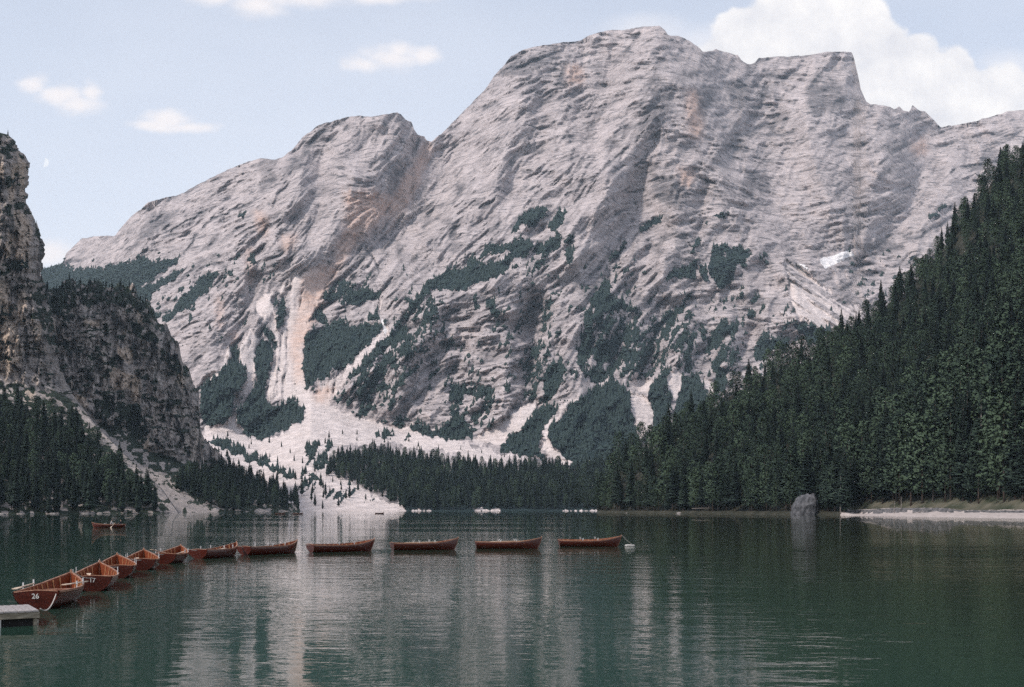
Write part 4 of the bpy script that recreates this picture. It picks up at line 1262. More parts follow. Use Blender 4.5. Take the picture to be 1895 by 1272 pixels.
def add_trees(pts, hmin, hmax, larch_share, area, seed, hfun=None):
    rg = random.Random(seed)
    for p in pts:
        if abs(p[0] - BOULDER_AT[0]) < 8.5 and p[1] < BOULDER_AT[1] + 9: continue
        k = rg.randrange(6) if rg.random() > larch_share else 6 + rg.randrange(3)
        h = hmin + (hmax - hmin) * rg.random() ** 1.2
        if k >= 6: h *= 0.85
        if hfun: h *= hfun(p)
        TREES.append((p[0], p[1], p[2], h, k, rg.random() * 6.28, area))


# right-hand hill: the tallest trees stand near the spit
def hill_h(p):
    u = CX + p[0] / p[1] * F
    near = float(sstep(700, 420, p[1]) * sstep(1440, 1640, u))
    return (1.0 if p[1] < 760 else 0.88) * (1 + 0.55 * near)


# right-hand hill
pr = ((HL['e'] > 7) & ((HL['spit'] < 0.3) | (HL['k'] > 0.015))).astype(float)
pts = scatter(HL, pr, 6.4, 4200, 1)
add_trees(pts, 19, 33, 0.62, 'hill', 2, hill_h)
# front rank over the water and behind the spit
pr = (((HL['e'] > 3) & (HL['e'] < 12) & (HL['spit'] < 0.3)) | ((HL['k'] > 0.005) & (HL['k'] < 0.05) & (HL['spit'] > 0.5))).astype(float)
add_trees(scatter(HL, pr, 5.0, 900, 3), 17, 32, 0.35, 'hill', 4, hill_h)
# valley wood behind the far shore
vr = Raster().poly([(600, 880), (625, 852), (640, 848), (700, 846), (760, 852), (830, 862), (900, 872), (960, 868), (1010, 872), (1060, 880), (1150, 860), (1150, 945), (748, 945), (700, 920), (650, 893)])
vr.poly([(890, 862), (915, 858), (925, 872), (900, 880)], 0)
pr = (vr.at(MT['u'], MT['y']) > 0.5).astype(float)
add_trees(scatter(MT, pr, 6.0, 5200, 5), 13, 29, 0.22, 'valley', 6)
# lone trees on the fan
vr = Raster().poly([(380, 830), (470, 870), (540, 890), (545, 880), (600, 870), (690, 925), (640, 940), (560, 945), (520, 940), (470, 900), (400, 870)])
pr = (vr.at(MT['u'], MT['y']) > 0.5).astype(float)
add_trees(scatter(MT, pr, 17, 150, 7), 8, 19, 0.0, 'fan', 8)
vr = Raster().poly([(390, 800), (470, 840), (530, 870), (600, 850), (780, 835), (870, 845), (960, 848), (760, 815), (640, 800), (560, 830)])
pr = (vr.at(MT['u'], MT['y']) > 0.5).astype(float)
add_trees(scatter(MT, pr, 26, 60, 9), 7, 14, 0.0, 'fan', 10)
# left shore: the talus of the front crag
pr = ((CA['wall'] < 0.5) & (CA['y'] < 950) & (CA['y'] > np.interp(CA['u'], [-320, 0, 100, 140, 200, 250, 300], [730, 765, 785, 800, 868, 915, 958]))).astype(float)
add_trees(scatter(CA, pr, 5.4, 2200, 11), 15, 27, 0.22, 'left', 12)
# foot of the second crag
vr = Raster().poly([(320, 905), (345, 880), (400, 870), (450, 890), (560, 935), (560, 944), (420, 946), (345, 925)])
pr = ((vr.at(CB['u'], CB['y']) > 0.5) & (CB['scree'] < 0.4)).astype(float)
add_trees(scatter(CB, pr, 6.5, 700, 13), 14, 24, 0.15, 'crag', 14)
vr = Raster().poly([(170, 745), (262, 752), (276, 800), (250, 830), (205, 790)]).poly([(60, 520), (250, 525), (290, 590), (200, 565), (60, 580)])
pr = ((vr.at(CB['u'], CB['y']) > 0.5) & (CB['scree'] < 0.4)).astype(float)
add_trees(scatter(CB, pr, 6.5, 260, 15, True), 5, 10, 0.1, 'crag', 16)
# stunted trees on ledges and rims of the front crag
pr = ((CA['wall'] > 0.5) & (CA['veg'] > 0.6)).astype(float)
add_trees(scatter(CA, pr, 7, 130, 17, True), 3, 7, 0.2, 'ledge', 18)

# which trees show largest
TR = np.array([t[:6] for t in TREES], float)
depth_order = np.argsort(TR[:, 1])
buf = np.full((636, 948), -1, np.int32)
for i in depth_order:
    x, d, z, h, k, _ = TR[i]
    ub = (CX + x / d * F) / 2; vb = (HY - (z - EYE) / d * F) / 2; vt = (HY - (z + h - EYE) / d * F) / 2
    wpx = h * (0.13 if k < 6 else 0.15) / d * F / 2
    for v in range(max(0, int(vt)), min(635, int(vb)) + 1):
        q = (v - vt) / max(vb - vt, 1e-6)
        hw = wpx * min(1, q * 1.25 + 0.05)
        a, b = int(max(0, ub - hw)), int(min(948, ub + hw + 1))
        if b > a:
            row = buf[v, a:b]
            row[row < 0] = i
vis = np.bincount(buf[buf >= 0], minlength=len(TREES))
rank = np.argsort(-vis)
individual = set(int(i) for i in rank[:296] if vis[i] > 4)

GROUPS = {}


def tree_words(t, u, v_base):
    """label of a tree from its look and what it stands on and beside"""
    spr = PROTO[t[4]][0] == 'spruce_tree'
    tall = t[3] > (27 if spr else 24)
    sp = ('tall ' if tall else 'smaller ') + ('dark spiky spruce' if spr else 'fuller mid-green larch')
    area = t[6]
    if area == 'hill':
        for lim, w in ((1200, 'at the tip of the wooded point'), (1290, 'on the wooded point, behind its tip'), (1370, 'above the pale log on the wooded shore'), (1440, 'on the wooded shore left of the boulder'),
                       (1520, 'behind the big grey boulder'), (1600, 'between the boulder and the gravel spit'), (1690, 'behind the stony bank of the spit'), (1760, 'behind the curved driftwood branch'),
                       (1830, 'on the slope beside the half-dead conifer'), (9999, 'above the grassy bank beyond the spit')):
            if u < lim: break
        sh = float(np.interp(u, [q[0] for q in D_HSH], [q[1] for q in D_HSH]))
        w += ', up the slope' if t[1] > sh + 110 else ', in the front ranks'
    elif area == 'left':
        w = 'at the edge of the pale scree strip' if u > 215 else ('in the left wood behind the rowed boat' if u > 120 else 'in the wood under the left cliff')
        w += ', near the water' if t[1] < 650 else ', up the talus'
    elif area == 'crag':
        w = 'at the foot of the second crag' if t[2] < 60 else 'up on the dark second crag'
    elif area == 'fan':
        w = 'standing alone on the pale scree fan'
    elif area == 'valley':
        w = 'at the edge of the valley wood on the far shore'
    else:
        w = 'clinging to a ledge of the left cliff'
    return sp + ' ' + w


def tree_copy(t, label, group):
    kind, crown, trunk, H0 = PROTO[t[4]]
    root = bpy.data.objects.new(kind, None)
    COL.objects.link(root)
    root.location = t[:3]
    s = t[3] / H0
    root.scale = (s, s, s)
    root.rotation_euler = (0, 0, t[5])
    tag(root, label, 'tree', group)
    for nm, me in (('crown', crown), ('trunk', trunk)):
        o = bpy.data.objects.new(nm, me)
        COL.objects.link(o); o.parent = root
    return root


first_of = {}
for i in sorted(individual):
    t = TREES[i]
    u = CX + t[0] / t[1] * F
    lab = tree_words(t, u, 0)
    r = tree_copy(t, lab, lab.replace('spruce', 'spruces').replace('larch', 'larches'))
    first_of.setdefault(t[4], r)
for k in range(len(PROTO)):
    if k not in first_of:
        i = next(j for j in rank if TREES[j][4] == k)
        individual.add(int(i))
        t = TREES[i]; lab = tree_words(t, CX + t[0] / t[1] * F, 0)
        first_of[k] = tree_copy(t, lab, lab.replace('spruce', 'spruces').replace('larch', 'larches'))


# ------------------------------------------------------------------ forests (masses)
def forest_nodes():
    ng = bpy.data.node_groups.new('forest_nodes', 'GeometryNodeTree')
    ng.interface.new_socket('Geometry', in_out='INPUT', socket_type='NodeSocketGeometry')
    ng.interface.new_socket('Geometry', in_out='OUTPUT', socket_type='NodeSocketGeometry')
    n, l = ng.nodes, ng.links
    gi = n.new('NodeGroupInput'); go = n.new('NodeGroupOutput')
    join = n.new('GeometryNodeJoinGeometry')
    socks = []
    for k in range(len(PROTO)):
        jn = n.new('GeometryNodeJoinGeometry')
        for ch in first_of[k].children:
            oi = n.new('GeometryNodeObjectInfo')
            oi.transform_space = 'ORIGINAL'
            oi.inputs['Object'].default_value = ch
            l.new(oi.outputs['Geometry'], jn.inputs[0])
        g2i = n.new('GeometryNodeGeometryToInstance')
        l.new(jn.outputs[0], g2i.inputs[0])
        socks.append(g2i)
    for g in reversed(socks):
        l.new(g.outputs[0], join.inputs[0])

    def named(nm, ty):
        a = n.new('GeometryNodeInputNamedAttribute')
        a.data_type = ty
        a.inputs['Name'].default_value = nm
        return a.outputs[0]
    iop = n.new('GeometryNodeInstanceOnPoints')
    l.new(gi.outputs[0], iop.inputs['Points'])
    l.new(join.outputs[0], iop.inputs['Instance'])
    iop.inputs['Pick Instance'].default_value = True
    l.new(named('pick', 'INT'), iop.inputs['Instance Index'])
    cx = n.new('ShaderNodeCombineXYZ')
    l.new(named('turn', 'FLOAT'), cx.inputs[2])
    e2r = n.new('FunctionNodeEulerToRotation')
    l.new(cx.outputs[0], e2r.inputs[0])
    l.new(e2r.outputs[0], iop.inputs['Rotation'])
    cs = n.new('ShaderNodeCombineXYZ')
    for q in range(3):
        l.new(named('size', 'FLOAT'), cs.inputs[q])
    l.new(cs.outputs[0], iop.inputs['Scale'])
    l.new(iop.outputs[0], go.inputs[0])
    return ng


FN = forest_nodes()


def forest(name, areas):
    sel = [TREES[i] for i in range(len(TREES)) if TREES[i][6] in areas and i not in individual]
    if not sel: return
    me = bpy.data.meshes.new(name)
    me.from_pydata([t[:3] for t in sel], [], [])
    for nm, ty, vals in (('pick', 'INT', [t[4] for t in sel]), ('turn', 'FLOAT', [t[5] for t in sel]), ('size', 'FLOAT', [t[3] / PROTO[t[4]][3] for t in sel])):
        a = me.attributes.new(nm, ty, 'POINT')
        a.data.foreach_set('value', vals)
    o = bpy.data.objects.new(name, me)
    COL.objects.link(o)
    md = o.modifiers.new('forest', 'NODES'); md.node_group = FN
    tag(o, kind='stuff')


forest('hillside_forest', ('hill',))
forest('valley_forest', ('valley', 'fan'))
forest('cliff_forest', ('left', 'crag', 'ledge'))


def far_forest():
    """dwarf pine and small conifers rooted in the green patches of the mountain, one mesh"""
    rg = np.random.default_rng(77)
    ms = MT['veg'].copy()
    for _ in range(5):
        ms[1:-1, 1:-1] = (ms[:-2, 1:-1] + ms[2:, 1:-1] + ms[1:-1, :-2] + ms[1:-1, 2:]) / 4
    pr = (((MT['veg'] > 0.55) + 0.08 * (ms > 0.2) * (MT['wall'] > 0.3)) * (MT['scree'] < 0.4) * (MT['y'] < 905)).astype(float)
    V = MT['V']
    e1 = V[1:, :-1] - V[:-1, :-1]; e2 = V[:-1, 1:] - V[:-1, :-1]
    w = (np.linalg.norm(np.cross(e1, e2), axis=-1) * pr[:-1, :-1]).ravel(); w /= w.sum()
    n = 14000
    pk = rg.choice(len(w), n, p=w)
    r, c = np.divmod(pk, V.shape[1] - 1)
    a = rg.random((n, 1)); b = rg.random((n, 1))
    p = V[r, c] * (1 - a) * (1 - b) + V[r + 1, c] * a * (1 - b) + V[r, c + 1] * (1 - a) * b + V[r + 1, c + 1] * a * b
    tall = rg.random(n) < np.where(p[:, 1] < 2350, 0.75, 0.35)
    h = np.where(tall, 6 + 7 * rg.random(n), 3.5 + 3 * rg.random(n)); rad = np.where(tall, 2.0 + 1.2 * rg.random(n), 4 + 3 * rg.random(n))
    ns = 5
    an = rg.random((n, 1)) * 6.28 + np.arange(ns)[None] * 2 * np.pi / ns
    j = 0.7 + 0.6 * rg.random((n, ns))
    low = np.stack([p[:, 0:1] + rad[:, None] * j * np.cos(an), p[:, 1:2] + rad[:, None] * j * np.sin(an), p[:, 2:3] - 1.0 + 0.12 * h[:, None] * rg.random((n, ns))], -1)
    mid = np.stack([p[:, 0:1] + 0.62 * rad[:, None] * np.cos(an + 0.6), p[:, 1:2] + 0.62 * rad[:, None] * np.sin(an + 0.6), p[:, 2:3] + (0.35 + 0.15 * rg.random((n, ns))) * h[:, None]], -1)
    tip = np.stack([p[:, 0] + 0.15 * rad * (rg.random(n) - 0.5), p[:, 1], p[:, 2] + h], -1)[:, None]
    vs = np.concatenate([low, mid, tip], 1)
    k = np.arange(ns); k2 = (k + 1) % ns
    f = np.concatenate([np.stack([k, k2, k + ns], -1), np.stack([k2, k2 + ns, k + ns], -1), np.stack([k + ns, k2 + ns, np.full(ns, 2 * ns)], -1)], 0)
    fs = (f[None] + (np.arange(n) * (2 * ns + 1))[:, None, None]).reshape(-1, 3)
    tag(mesh_np('mountain_scrub', vs.reshape(-1, 3), fs, M_FAR, smooth=False), kind='stuff')


far_forest()
#@@PART2
# ------------------------------------------------------------------ rowing boats
M_HULL = plain_mat('varnished_mahogany', (0.045, 0.006, 0.004), (0.110, 0.020, 0.011), 3.0, rough=0.35, spec=0.4, stretch=(0.5, 6, 6), coat=0.35)
M_INNER = plain_mat('oiled_inner_planking', (0.10, 0.020, 0.009), (0.22, 0.058, 0.022), 3.0, rough=0.5, spec=0.3, stretch=(0.6, 8, 8))
M_RIB = plain_mat('pale_ash_rib', (0.42, 0.18, 0.075), (0.56, 0.31, 0.16), 4.0, rough=0.5)
M_RAIL = plain_mat('worn_gunwale_wood', (0.16, 0.06, 0.035), (0.36, 0.20, 0.13), 3.0, rough=0.45, stretch=(0.6, 8, 8))
M_METAL = plain_mat('galvanised_metal', (0.55, 0.55, 0.55), (0.72, 0.72, 0.70), 8.0, rough=0.4, spec=0.5)
M_WHITE = plain_mat('white_paint', (0.45, 0.43, 0.41), (0.62, 0.60, 0.57), 5.0, rough=0.5)
M_OAR = plain_mat('pale_oar_wood', (0.48, 0.36, 0.26), (0.64, 0.52, 0.40), 3.0, rough=0.5)
M_ROPE = plain_mat('mooring_rope', (0.36, 0.33, 0.29), (0.52, 0.48, 0.43), 20.0, rough=0.9)
M_DECK = plain_mat('weathered_deck_wood', (0.21, 0.19, 0.185), (0.36, 0.33, 0.32), 3.0, rough=0.85, stretch=(6, 1, 1), bump=0.2, bump_d=0.01)
M_TIMBER = plain_mat('weathered_timber', (0.18, 0.15, 0.11), (0.32, 0.28, 0.22), 3.0, rough=0.85, stretch=(1, 6, 6))
M_DARK = plain_mat('tarred_float', (0.010, 0.010, 0.010), (0.022, 0.020, 0.020), 4.0, rough=0.7)

BL = 4.9                     # boat length


def hb(s):      # half breadth at the gunwale
    return float(np.interp(s, [0, .12, .3, .48, .65, .8, .9, .97, 1], [.63, .70, .78, .80, .73, .53, .31, .11, .03]))


def sheer(s):
    return .48 + (.04 * ((.42 - s) / .42) ** 2 if s < .42 else .33 * ((s - .42) / .58) ** 2.4)


def keel(s):
    return -.16 + .10 * max(0, (.3 - s) / .3) ** 2 + .12 * max(0, (s - .8) / .2) ** 2


def hull_pt(s, q, side, inset=0.0):
    """point on the hull skin: s stern to bow, q keel to gunwale"""
    b = hb(s) - inset
    z = keel(s) + (sheer(s) - keel(s)) * q ** 1.25
    y = max(b, 0.0) * math.sin(min(q, 1) * math.pi / 2) ** 0.75
    full = min(1, s / .25) * .12
    y = y * (1 - full * (1 - q) * 0.2)
    x = -BL / 2 + BL * s
    x += -0.34 * (s ** 6) * (1 - q) ** 1.2 - 0.07 * (1 - s) ** 6 * q + 0.06 * (1 - s) ** 6 * (1 - q)
    return Vector((x, side * y, z))


def strip(mb, rows, flip=False):
    n = len(rows[0]); base = [p for r in rows for p in r]
    fs = []
    for i in range(len(rows) - 1):
        for j in range(n - 1):
            q = (i * n + j, i * n + j + 1, (i + 1) * n + j + 1, (i + 1) * n + j)
            fs.append(q[::-1] if flip else q)
    mb.add(base, fs)


SS = [0, .04, .1, .18, .26, .34, .42, .5, .58, .66, .74, .81, .87, .92, .96, .985, 1.0]
NSTR = 6


def boat_meshes():
    M = {}
    hull = MB()
    for side in (-1, 1):
        for i in range(NSTR):
            q0, q1 = i / NSTR, (i + 1) / NSTR
            lo = []; hi = []
            for s in SS:
                a = hull_pt(s, q0, side); c = hull_pt(s, q1, side)
                out = Vector((0, side, -0.25)).normalized() * (0.016 if i else 0)
                lo.append(a + out * (1 if s < .99 else .3)); hi.append(c)
            strip(hull, [lo, [(a * 2 + c) / 3 + Vector((0, side * .004, 0)) for a, c in zip(lo, hi)], hi], flip=side < 0)
    M['hull'] = hull.mesh('hull', M_HULL)
    inner = MB()
    for side in (-1, 1):
        strip(inner, [[hull_pt(s, q, side, .03) + Vector((0, 0, .012)) for s in SS] for q in (.25, .4, .55, .7, .85, .99)], flip=side > 0)
    M['inner_planking'] = inner.mesh('inner_planking', M_INNER)
    fl = MB()
    zf = .07

    def half_at(s, z):
        qs = np.linspace(0, 1, 40)
        zz = [hull_pt(s, q, 1).z for q in qs]; yy = [hull_pt(s, q, 1, .02).y for q in qs]
        return max(0.01, float(np.interp(z, zz, yy)))
    strip(fl, [[Vector((hull_pt(s, .4, 1).x, sd * half_at(s, zf) * 1.01, zf)) for s in SS] for sd in (-1, -.33, .33, 1)])
    for y in (-.36, -.18, 0, .18, .36):
        fl.box(-1.7, 1.3, y - .07, y + .07, zf + .003, zf + .022)
    M['floor_boards'] = fl.mesh('floor_boards', M_INNER)
    tr = MB()
    prof = [hull_pt(0, q, 1) for q in (0, .15, .3, .5, .7, .85, 1)]
    ring = [Vector((p.x, p.y, p.z)) for p in prof] + [Vector((prof[-1].x - .005, 0, sheer(0) + .05))] + [Vector((p.x, -p.y, p.z)) for p in prof[::-1]]
    n = len(ring)
    tr.add([p + Vector((-.012, 0, 0)) for p in ring] + [p + Vector((.03, 0, 0)) for p in ring], [tuple(range(n)), tuple(range(2 * n - 1, n - 1, -1))] + [(i, (i + 1) % n, n + (i + 1) % n, n + i)[::-1] for i in range(n)])
    M['transom'] = tr.mesh('transom', M_HULL)
    tc = MB()
    tc.tube([Vector((prof[-1].x, -.61, sheer(0) + .012)), Vector((prof[-1].x, -.25, sheer(0) + .045)), Vector((prof[-1].x, 0, sheer(0) + .06)), Vector((prof[-1].x, .25, sheer(0) + .045)), Vector((prof[-1].x, .61, sheer(0) + .012))], .020, 6)
    M['transom_cap'] = tc.mesh('transom_cap', M_RAIL)
    for side, nm in ((-1, 'gunwale_a'), (1, 'gunwale_b')):
        g = MB()
        rows = []
        for dy, dz in ((-.035, .0), (-.035, .03), (.025, .03), (.025, -.03), (.0, -.03)):
            rows.append([hull_pt(s, 1, side) + Vector((0, side * dy * (1 if s < .97 else .5), dz)) for s in SS])
        strip(g, rows, flip=side > 0)
        M[nm] = g.mesh('gunwale', M_RAIL)
    st = MB()
    pts = [hull_pt(1, q, 1) for q in (0, .3, .6, .85, 1)]
    pts = [Vector((p.x + .015, 0, p.z)) for p in pts] + [Vector((pts[-1].x + .03, 0, pts[-1].z + .10))]
    st.tube(pts, [.03, .032, .034, .036, .04, .035], 6)
    M['stem_post'] = st.mesh('stem_post', M_RAIL)
    kl = MB()
    kl.box(-BL / 2 + .2, BL / 2 - .4, -.02, .02, -.22, -.13)
    M['keel'] = kl.mesh('keel', M_HULL)
    for i, s in enumerate((.12, .44, .70)):
        b = hb(s) * .93
        se = MB(); x = -BL / 2 + BL * s
        w = .17 if i == 0 else .13
        se.box(x - w, x + w, -b, b, .34, .372)
        M['seat_%d' % i] = se.mesh('seat', M_RAIL)
    for j, s in enumerate(np.linspace(.09, .90, 13)):
        for side in (-1, 1):
            r = MB()
            pts = [hull_pt(s, q, side, .045) + Vector((0, 0, .01)) for q in (.42, .58, .75, .9, .985)]
            rows = [[p + Vector((-.02, 0, 0)) for p in pts], [p + Vector((-.02, -side * .025, 0)) for p in pts], [p + Vector((.02, -side * .025, 0)) for p in pts], [p + Vector((.02, 0, 0)) for p in pts]]
            strip(r, rows, flip=side < 0)
            M['rib_%d_%d' % (j, side)] = r.mesh('rib', M_RIB)
    for i, s in enumerate((.36, .60)):
        for side in (-1, 1):
            k = MB()
            p = hull_pt(s, 1, side) + Vector((0, 0, .03))
            k.tube([p, p + Vector((0, 0, .07))], .016, 5)
            k.tube([p + Vector((-.05, 0, .20)), p + Vector((-.045, 0, .10)), p + Vector((0, 0, .07)), p + Vector((.045, 0, .10)), p + Vector((.05, 0, .20))], .014, 5)
            M['rowlock_%d_%d' % (i, side)] = k.mesh('rowlock', M_METAL)
    return M


BM = boat_meshes()
import re
BOAT_PARTS = [(re.sub(r'(_\d.*|_[ab])$', '', k), me) for k, me in BM.items()]


def make_boat(stern, bow, label, group, number=None, small=False, roll=0.0):
    """stern and bow: (photo-plan x, distance) on the water"""
    a = Vector((*stern, 0)); b = Vector((*bow, 0))
    mid = (a + b) / 2
    ang = math.atan2(b.y - a.y, b.x - a.x)
    root = bpy.data.objects.new('rowing_boat', None)
    COL.objects.link(root)
    root.location = mid
    root.rotation_euler = (roll, 0, ang)
    tag(root, label, 'boat', group)
    tr = None
    for nm, me in BOAT_PARTS:
        o = bpy.data.objects.new(nm, me)
        COL.objects.link(o); o.parent = root
        if nm == 'transom': tr = o
    if number:
        cu = bpy.data.curves.new('number', 'FONT')
        cu.body = number; cu.size = 0.21; cu.align_x = 'CENTER'; cu.align_y = 'CENTER'; cu.extrude = 0.004; cu.offset = 0.002
        tmp = bpy.data.objects.new('number', cu)
        COL.objects.link(tmp)
        dg = bpy.context.evaluated_depsgraph_get()
        me = bpy.data.meshes.new_from_object(tmp.evaluated_get(dg))
        bpy.data.objects.remove(tmp)
        me.materials.clear(); me.materials.append(M_WHITE)
        o = bpy.data.objects.new('number', me)
        COL.objects.link(o); o.parent = tr
        o.rotation_euler = (math.radians(90), 0, math.radians(-90))
        o.location = (-BL / 2 - .075, .02, .40)
    return root


BOATS = [
    ((70, 32.1), (131, 36.7), 'red-brown rowing boat numbered 26, nearest to the grey jetty', '26'),
    ((172, 39.0), (184, 43.7), 'red-brown rowing boat numbered 17, second in the chain from the jetty', '17'),
    ((218, 46.2), (217, 50.9), 'brown rowing boat tied beyond number 17, third in the chain from the jetty', None),
    ((262, 52.2), (266, 57.0), 'brown rowing boat with pale gunwales, fourth in the chain from the jetty', None),
    ((304, 58.5), (334, 63.3), 'dark brown rowing boat with an oar over its stern, fifth from the jetty', None),
    ((368, 64.4), (437, 69.0), 'brown rowing boat where the chain bends, sixth from the jetty', None),
    ((456, 69.5), (547, 73.4), 'brown rowing boat angled away, fifth from the white float', None),
    ((577, 73.7), (690, 76.5), 'reddish rowing boat nearly broadside, fourth from the white float', None),
    ((727, 77.5), (847, 79.2), 'reddish rowing boat lying broadside, third from the white float', None),
    ((881, 80.5), (1002, 81.0), 'reddish rowing boat broadside, second from the white float', None),
    ((1030, 85.0), (1154, 85.4), 'reddish rowing boat at the chain end beside the white float', None),
]


def plan(u, d):
    return ((u - CX) / F * d, d)


ROOTS = []
_rr = random.Random(3)
for (st, bw, lab, num) in BOATS:
    ROOTS.append(make_boat(plan(*st), plan(*bw), lab, 'rowing boats tied in a chain from the jetty', num, roll=_rr.uniform(-.035, .035)))


def rope(p, q, sag, r, label, n=12):
    mb = MB()
    p, q = Vector(p), Vector(q)
    pts = []
    for i in range(n + 1):
        t = i / n
        v = p.lerp(q, t); v.z -= sag * 4 * t * (1 - t)
        pts.append(v)
    mb.tube(pts, r, 5)
    return tag(mb.build('mooring_rope', M_ROPE, smooth=True), label, 'rope', 'mooring ropes of the boat chain')


ORD = ['26', '17', 'the third boat', 'the fourth boat', 'the fifth boat', 'the sixth boat', 'the seventh boat', 'the eighth boat', 'the ninth boat', 'the tenth boat', 'the last boat']
bpy.context.view_layer.update()
for i in range(10):
    a = ROOTS[i].matrix_world @ Vector((BL / 2 + .03, 0, .92)); b = ROOTS[i + 1].matrix_world @ Vector((-BL / 2 - .07, 0, .50))
    A_, B_ = ORD[i], ORD[i + 1]
    A_ = 'boat ' + A_ if A_[0].isdigit() else A_; B_ = 'boat ' + B_ if B_[0].isdigit() else B_
    rope(a, b, .12, .012, 'thin mooring rope from %s to %s' % (A_, B_))
b11 = ROOTS[10].matrix_world @ Vector((BL / 2 + .03, 0, .92))
fl_x, fl_y = plan(1166, 85.6)
rope(b11, (fl_x + .2, fl_y, .10), .05, .012, 'thin mooring rope from the last bow down to the white float')
b1 = ROOTS[0].matrix_world @ Vector((-BL / 2 - .02, -.55, .46))
jx, jy = plan(73, 27.9)
rope(b1, (jx - .02, jy + .1, .40), .22, .018, 'slack pale rope between boat 26 and the jetty corner', 16)

# white float at the end of the chain
mb = MB()
c = Vector((fl_x, fl_y, .06))
mb.tube([c + Vector((-.42, 0, .01)), c + Vector((-.36, 0, 0)), c + Vector((-.1, .02, .01)), c + Vector((.3, .05, 0)), c + Vector((.40, .06, 0))], [.02, .06, .075, .06, .02], 10)
tag(mb.build('float', M_WHITE, smooth=True), 'white sausage-shaped float lying at the bow of the last boat', 'float')


def oar(p, q, label):
    mb = MB()
    p, q = Vector(p), Vector(q)
    t = (q - p).normalized(); L = (q - p).length
    mb.tube([p, p + t * .12, p + t * .13, p + t * (L * .72)], [.018, .018, .026, .024], 6)
    s = t.cross(Vector((0, 0, 1))).normalized()
    a = p + t * (L * .70)
    w = [(.0, .024), (.08, .05), (.2, .075), (L * .30, .08)]
    top = [a + t * d + s * k + Vector((0, 0, .012)) for d, k in w] + [a + t * d - s * k + Vector((0, 0, .012)) for d, k in w[::-1]]
    bot = [v - Vector((0, 0, .024)) for v in top]
    n = len(top)
    mb.add(top + bot, [tuple(range(n)), tuple(range(2 * n - 1, n - 1, -1))] + [(i, n + i, n + (i + 1) % n, (i + 1) % n) for i in range(n)])
    return tag(mb.build('oar', M_OAR), label, 'oar', 'oars left in the boats')


def loc(i, x, y, z):
    return ROOTS[i].matrix_world @ Vector((x, y, z))


oar(loc(0, .55, .74, .60), loc(0, -2.25, .66, .62), 'pale oar resting along the left gunwale of boat 26')
oar(P(163, 1076, 35.6), P(118, 1082.5, 33.6), 'pale oar poking over the right bow rail of boat 26')
oar(loc(1, -1.2, .1, .42), loc(1, 1.3, .35, .44), 'pale oar lying inside boat 17')
oar(loc(3, -1.4, .2, .42), loc(3, 1.2, .3, .45), 'pale oar lying on the seats of the fourth boat from the jetty')
oar(loc(4, -.2, .35, .50), loc(4, -2.75, .62, .78), 'pale oar with its blade raised over the stern of the fifth boat')
oar(loc(4, -1.0, -.2, .42), loc(4, 1.5, -.35, .50), 'pale oar lying forward in the fifth boat from the jetty')
oar(loc(5, -1.2, .1, .42), loc(5, 1.4, .2, .50), 'pale oar lying in the sixth boat from the jetty')
oar(loc(8, -1.5, .3, .52), loc(8, 1.0, .4, .56), 'pale oar along the far gunwale of the third boat from the float')
oar(loc(9, -1.4, .3, .52), loc(9, 1.2, .35, .56), 'pale oar along the far gunwale of the second boat from the float')

# ------------------------------------------------------------------ jetty
def build_jetty():
    fr = Vector((*plan(72.5, 27.63), 0)); br = Vector((*plan(53, 29.3), 0))
    back = (br - fr).normalized(); left = Vector((-back.y, back.x, 0))
    if left.x > 0: left = -left
    dep = (br - fr).length
    root = bpy.data.objects.new('jetty', None)
    COL.objects.link(root)
    root.location = fr
    m = Matrix((( -left.x, back.x, 0), (-left.y, back.y, 0), (0, 0, 1))).to_4x4()     # local x runs to the right, y away from the water's edge
    root.rotation_euler = m.to_euler()
    tag(root, 'low grey plank jetty with a timber edge beside boat 26', 'jetty')
    W = .165
    rg = random.Random(9)
    protos = []
    for v in range(3):
        mb = MB(); mb.box(-W + .008, -.008, -.012 * v, dep + .01 * v, .36, .40)
        protos.append(mb.mesh('plank', M_DECK))
    for i in range(22):
        o = bpy.data.objects.new('plank', protos[i % 3])
        COL.objects.link(o); o.parent = root
        o.location = (-i * W, rg.uniform(-.008, .008), rg.uniform(-.006, .004))
        o.rotation_euler = (0, rg.uniform(-.012, .012), 0)
    Lx = 22 * W
    mb = MB(); mb.box(-Lx, .012, .02, .075, .20, .352); mb.build('edge_beam', M_TIMBER, root)
    mb = MB(); mb.box(-.05, .010, .08, dep - .02, .20, .352); mb.build('edge_beam', M_TIMBER, root)
    mb = MB(); mb.box(-Lx, -.12, .16, dep - .1, -.1, .196); mb.build('float_box', M_DARK, root)
    px = (31 - 72.5) / F * 27.6
    mb = MB(); mb.tube([(px - .35, -.03, -.2), (px - .35, -.03, .19)], .035, 8); mb.build('post', M_WHITE, root)
    mb = MB(); mb.tube([(-.08, .14, -.4), (-.08, .14, .20)], .05, 8); mb.build('post', M_TIMBER, root)
    return root


build_jetty()

# ------------------------------------------------------------------ the boat being rowed far out
rowed = make_boat(plan(229, 169.5), plan(173, 168.5), 'dark rowing boat with two people far out on the lake', 'rowing boats out on the lake')
for (u0, u1, d, lab) in ((508, 528, 560, 'small dark boat drawn up at the far shore, leftmost of three'), (541, 562, 545, 'small dark boat off the scree shore, middle of three'), (694, 711, 590, 'small dark boat at the foot of the scree fan, rightmost of three')):
    make_boat(plan(u0, d), plan(u1, d + 1), lab, 'rowing boats out on the lake')

M_SKIN = plain_mat('skin', (0.50, 0.32, 0.24), (0.58, 0.38, 0.29), 4.0)
M_HAIR = plain_mat('dark_hair', (0.02, 0.015, 0.012), (0.04, 0.03, 0.025), 20.0)


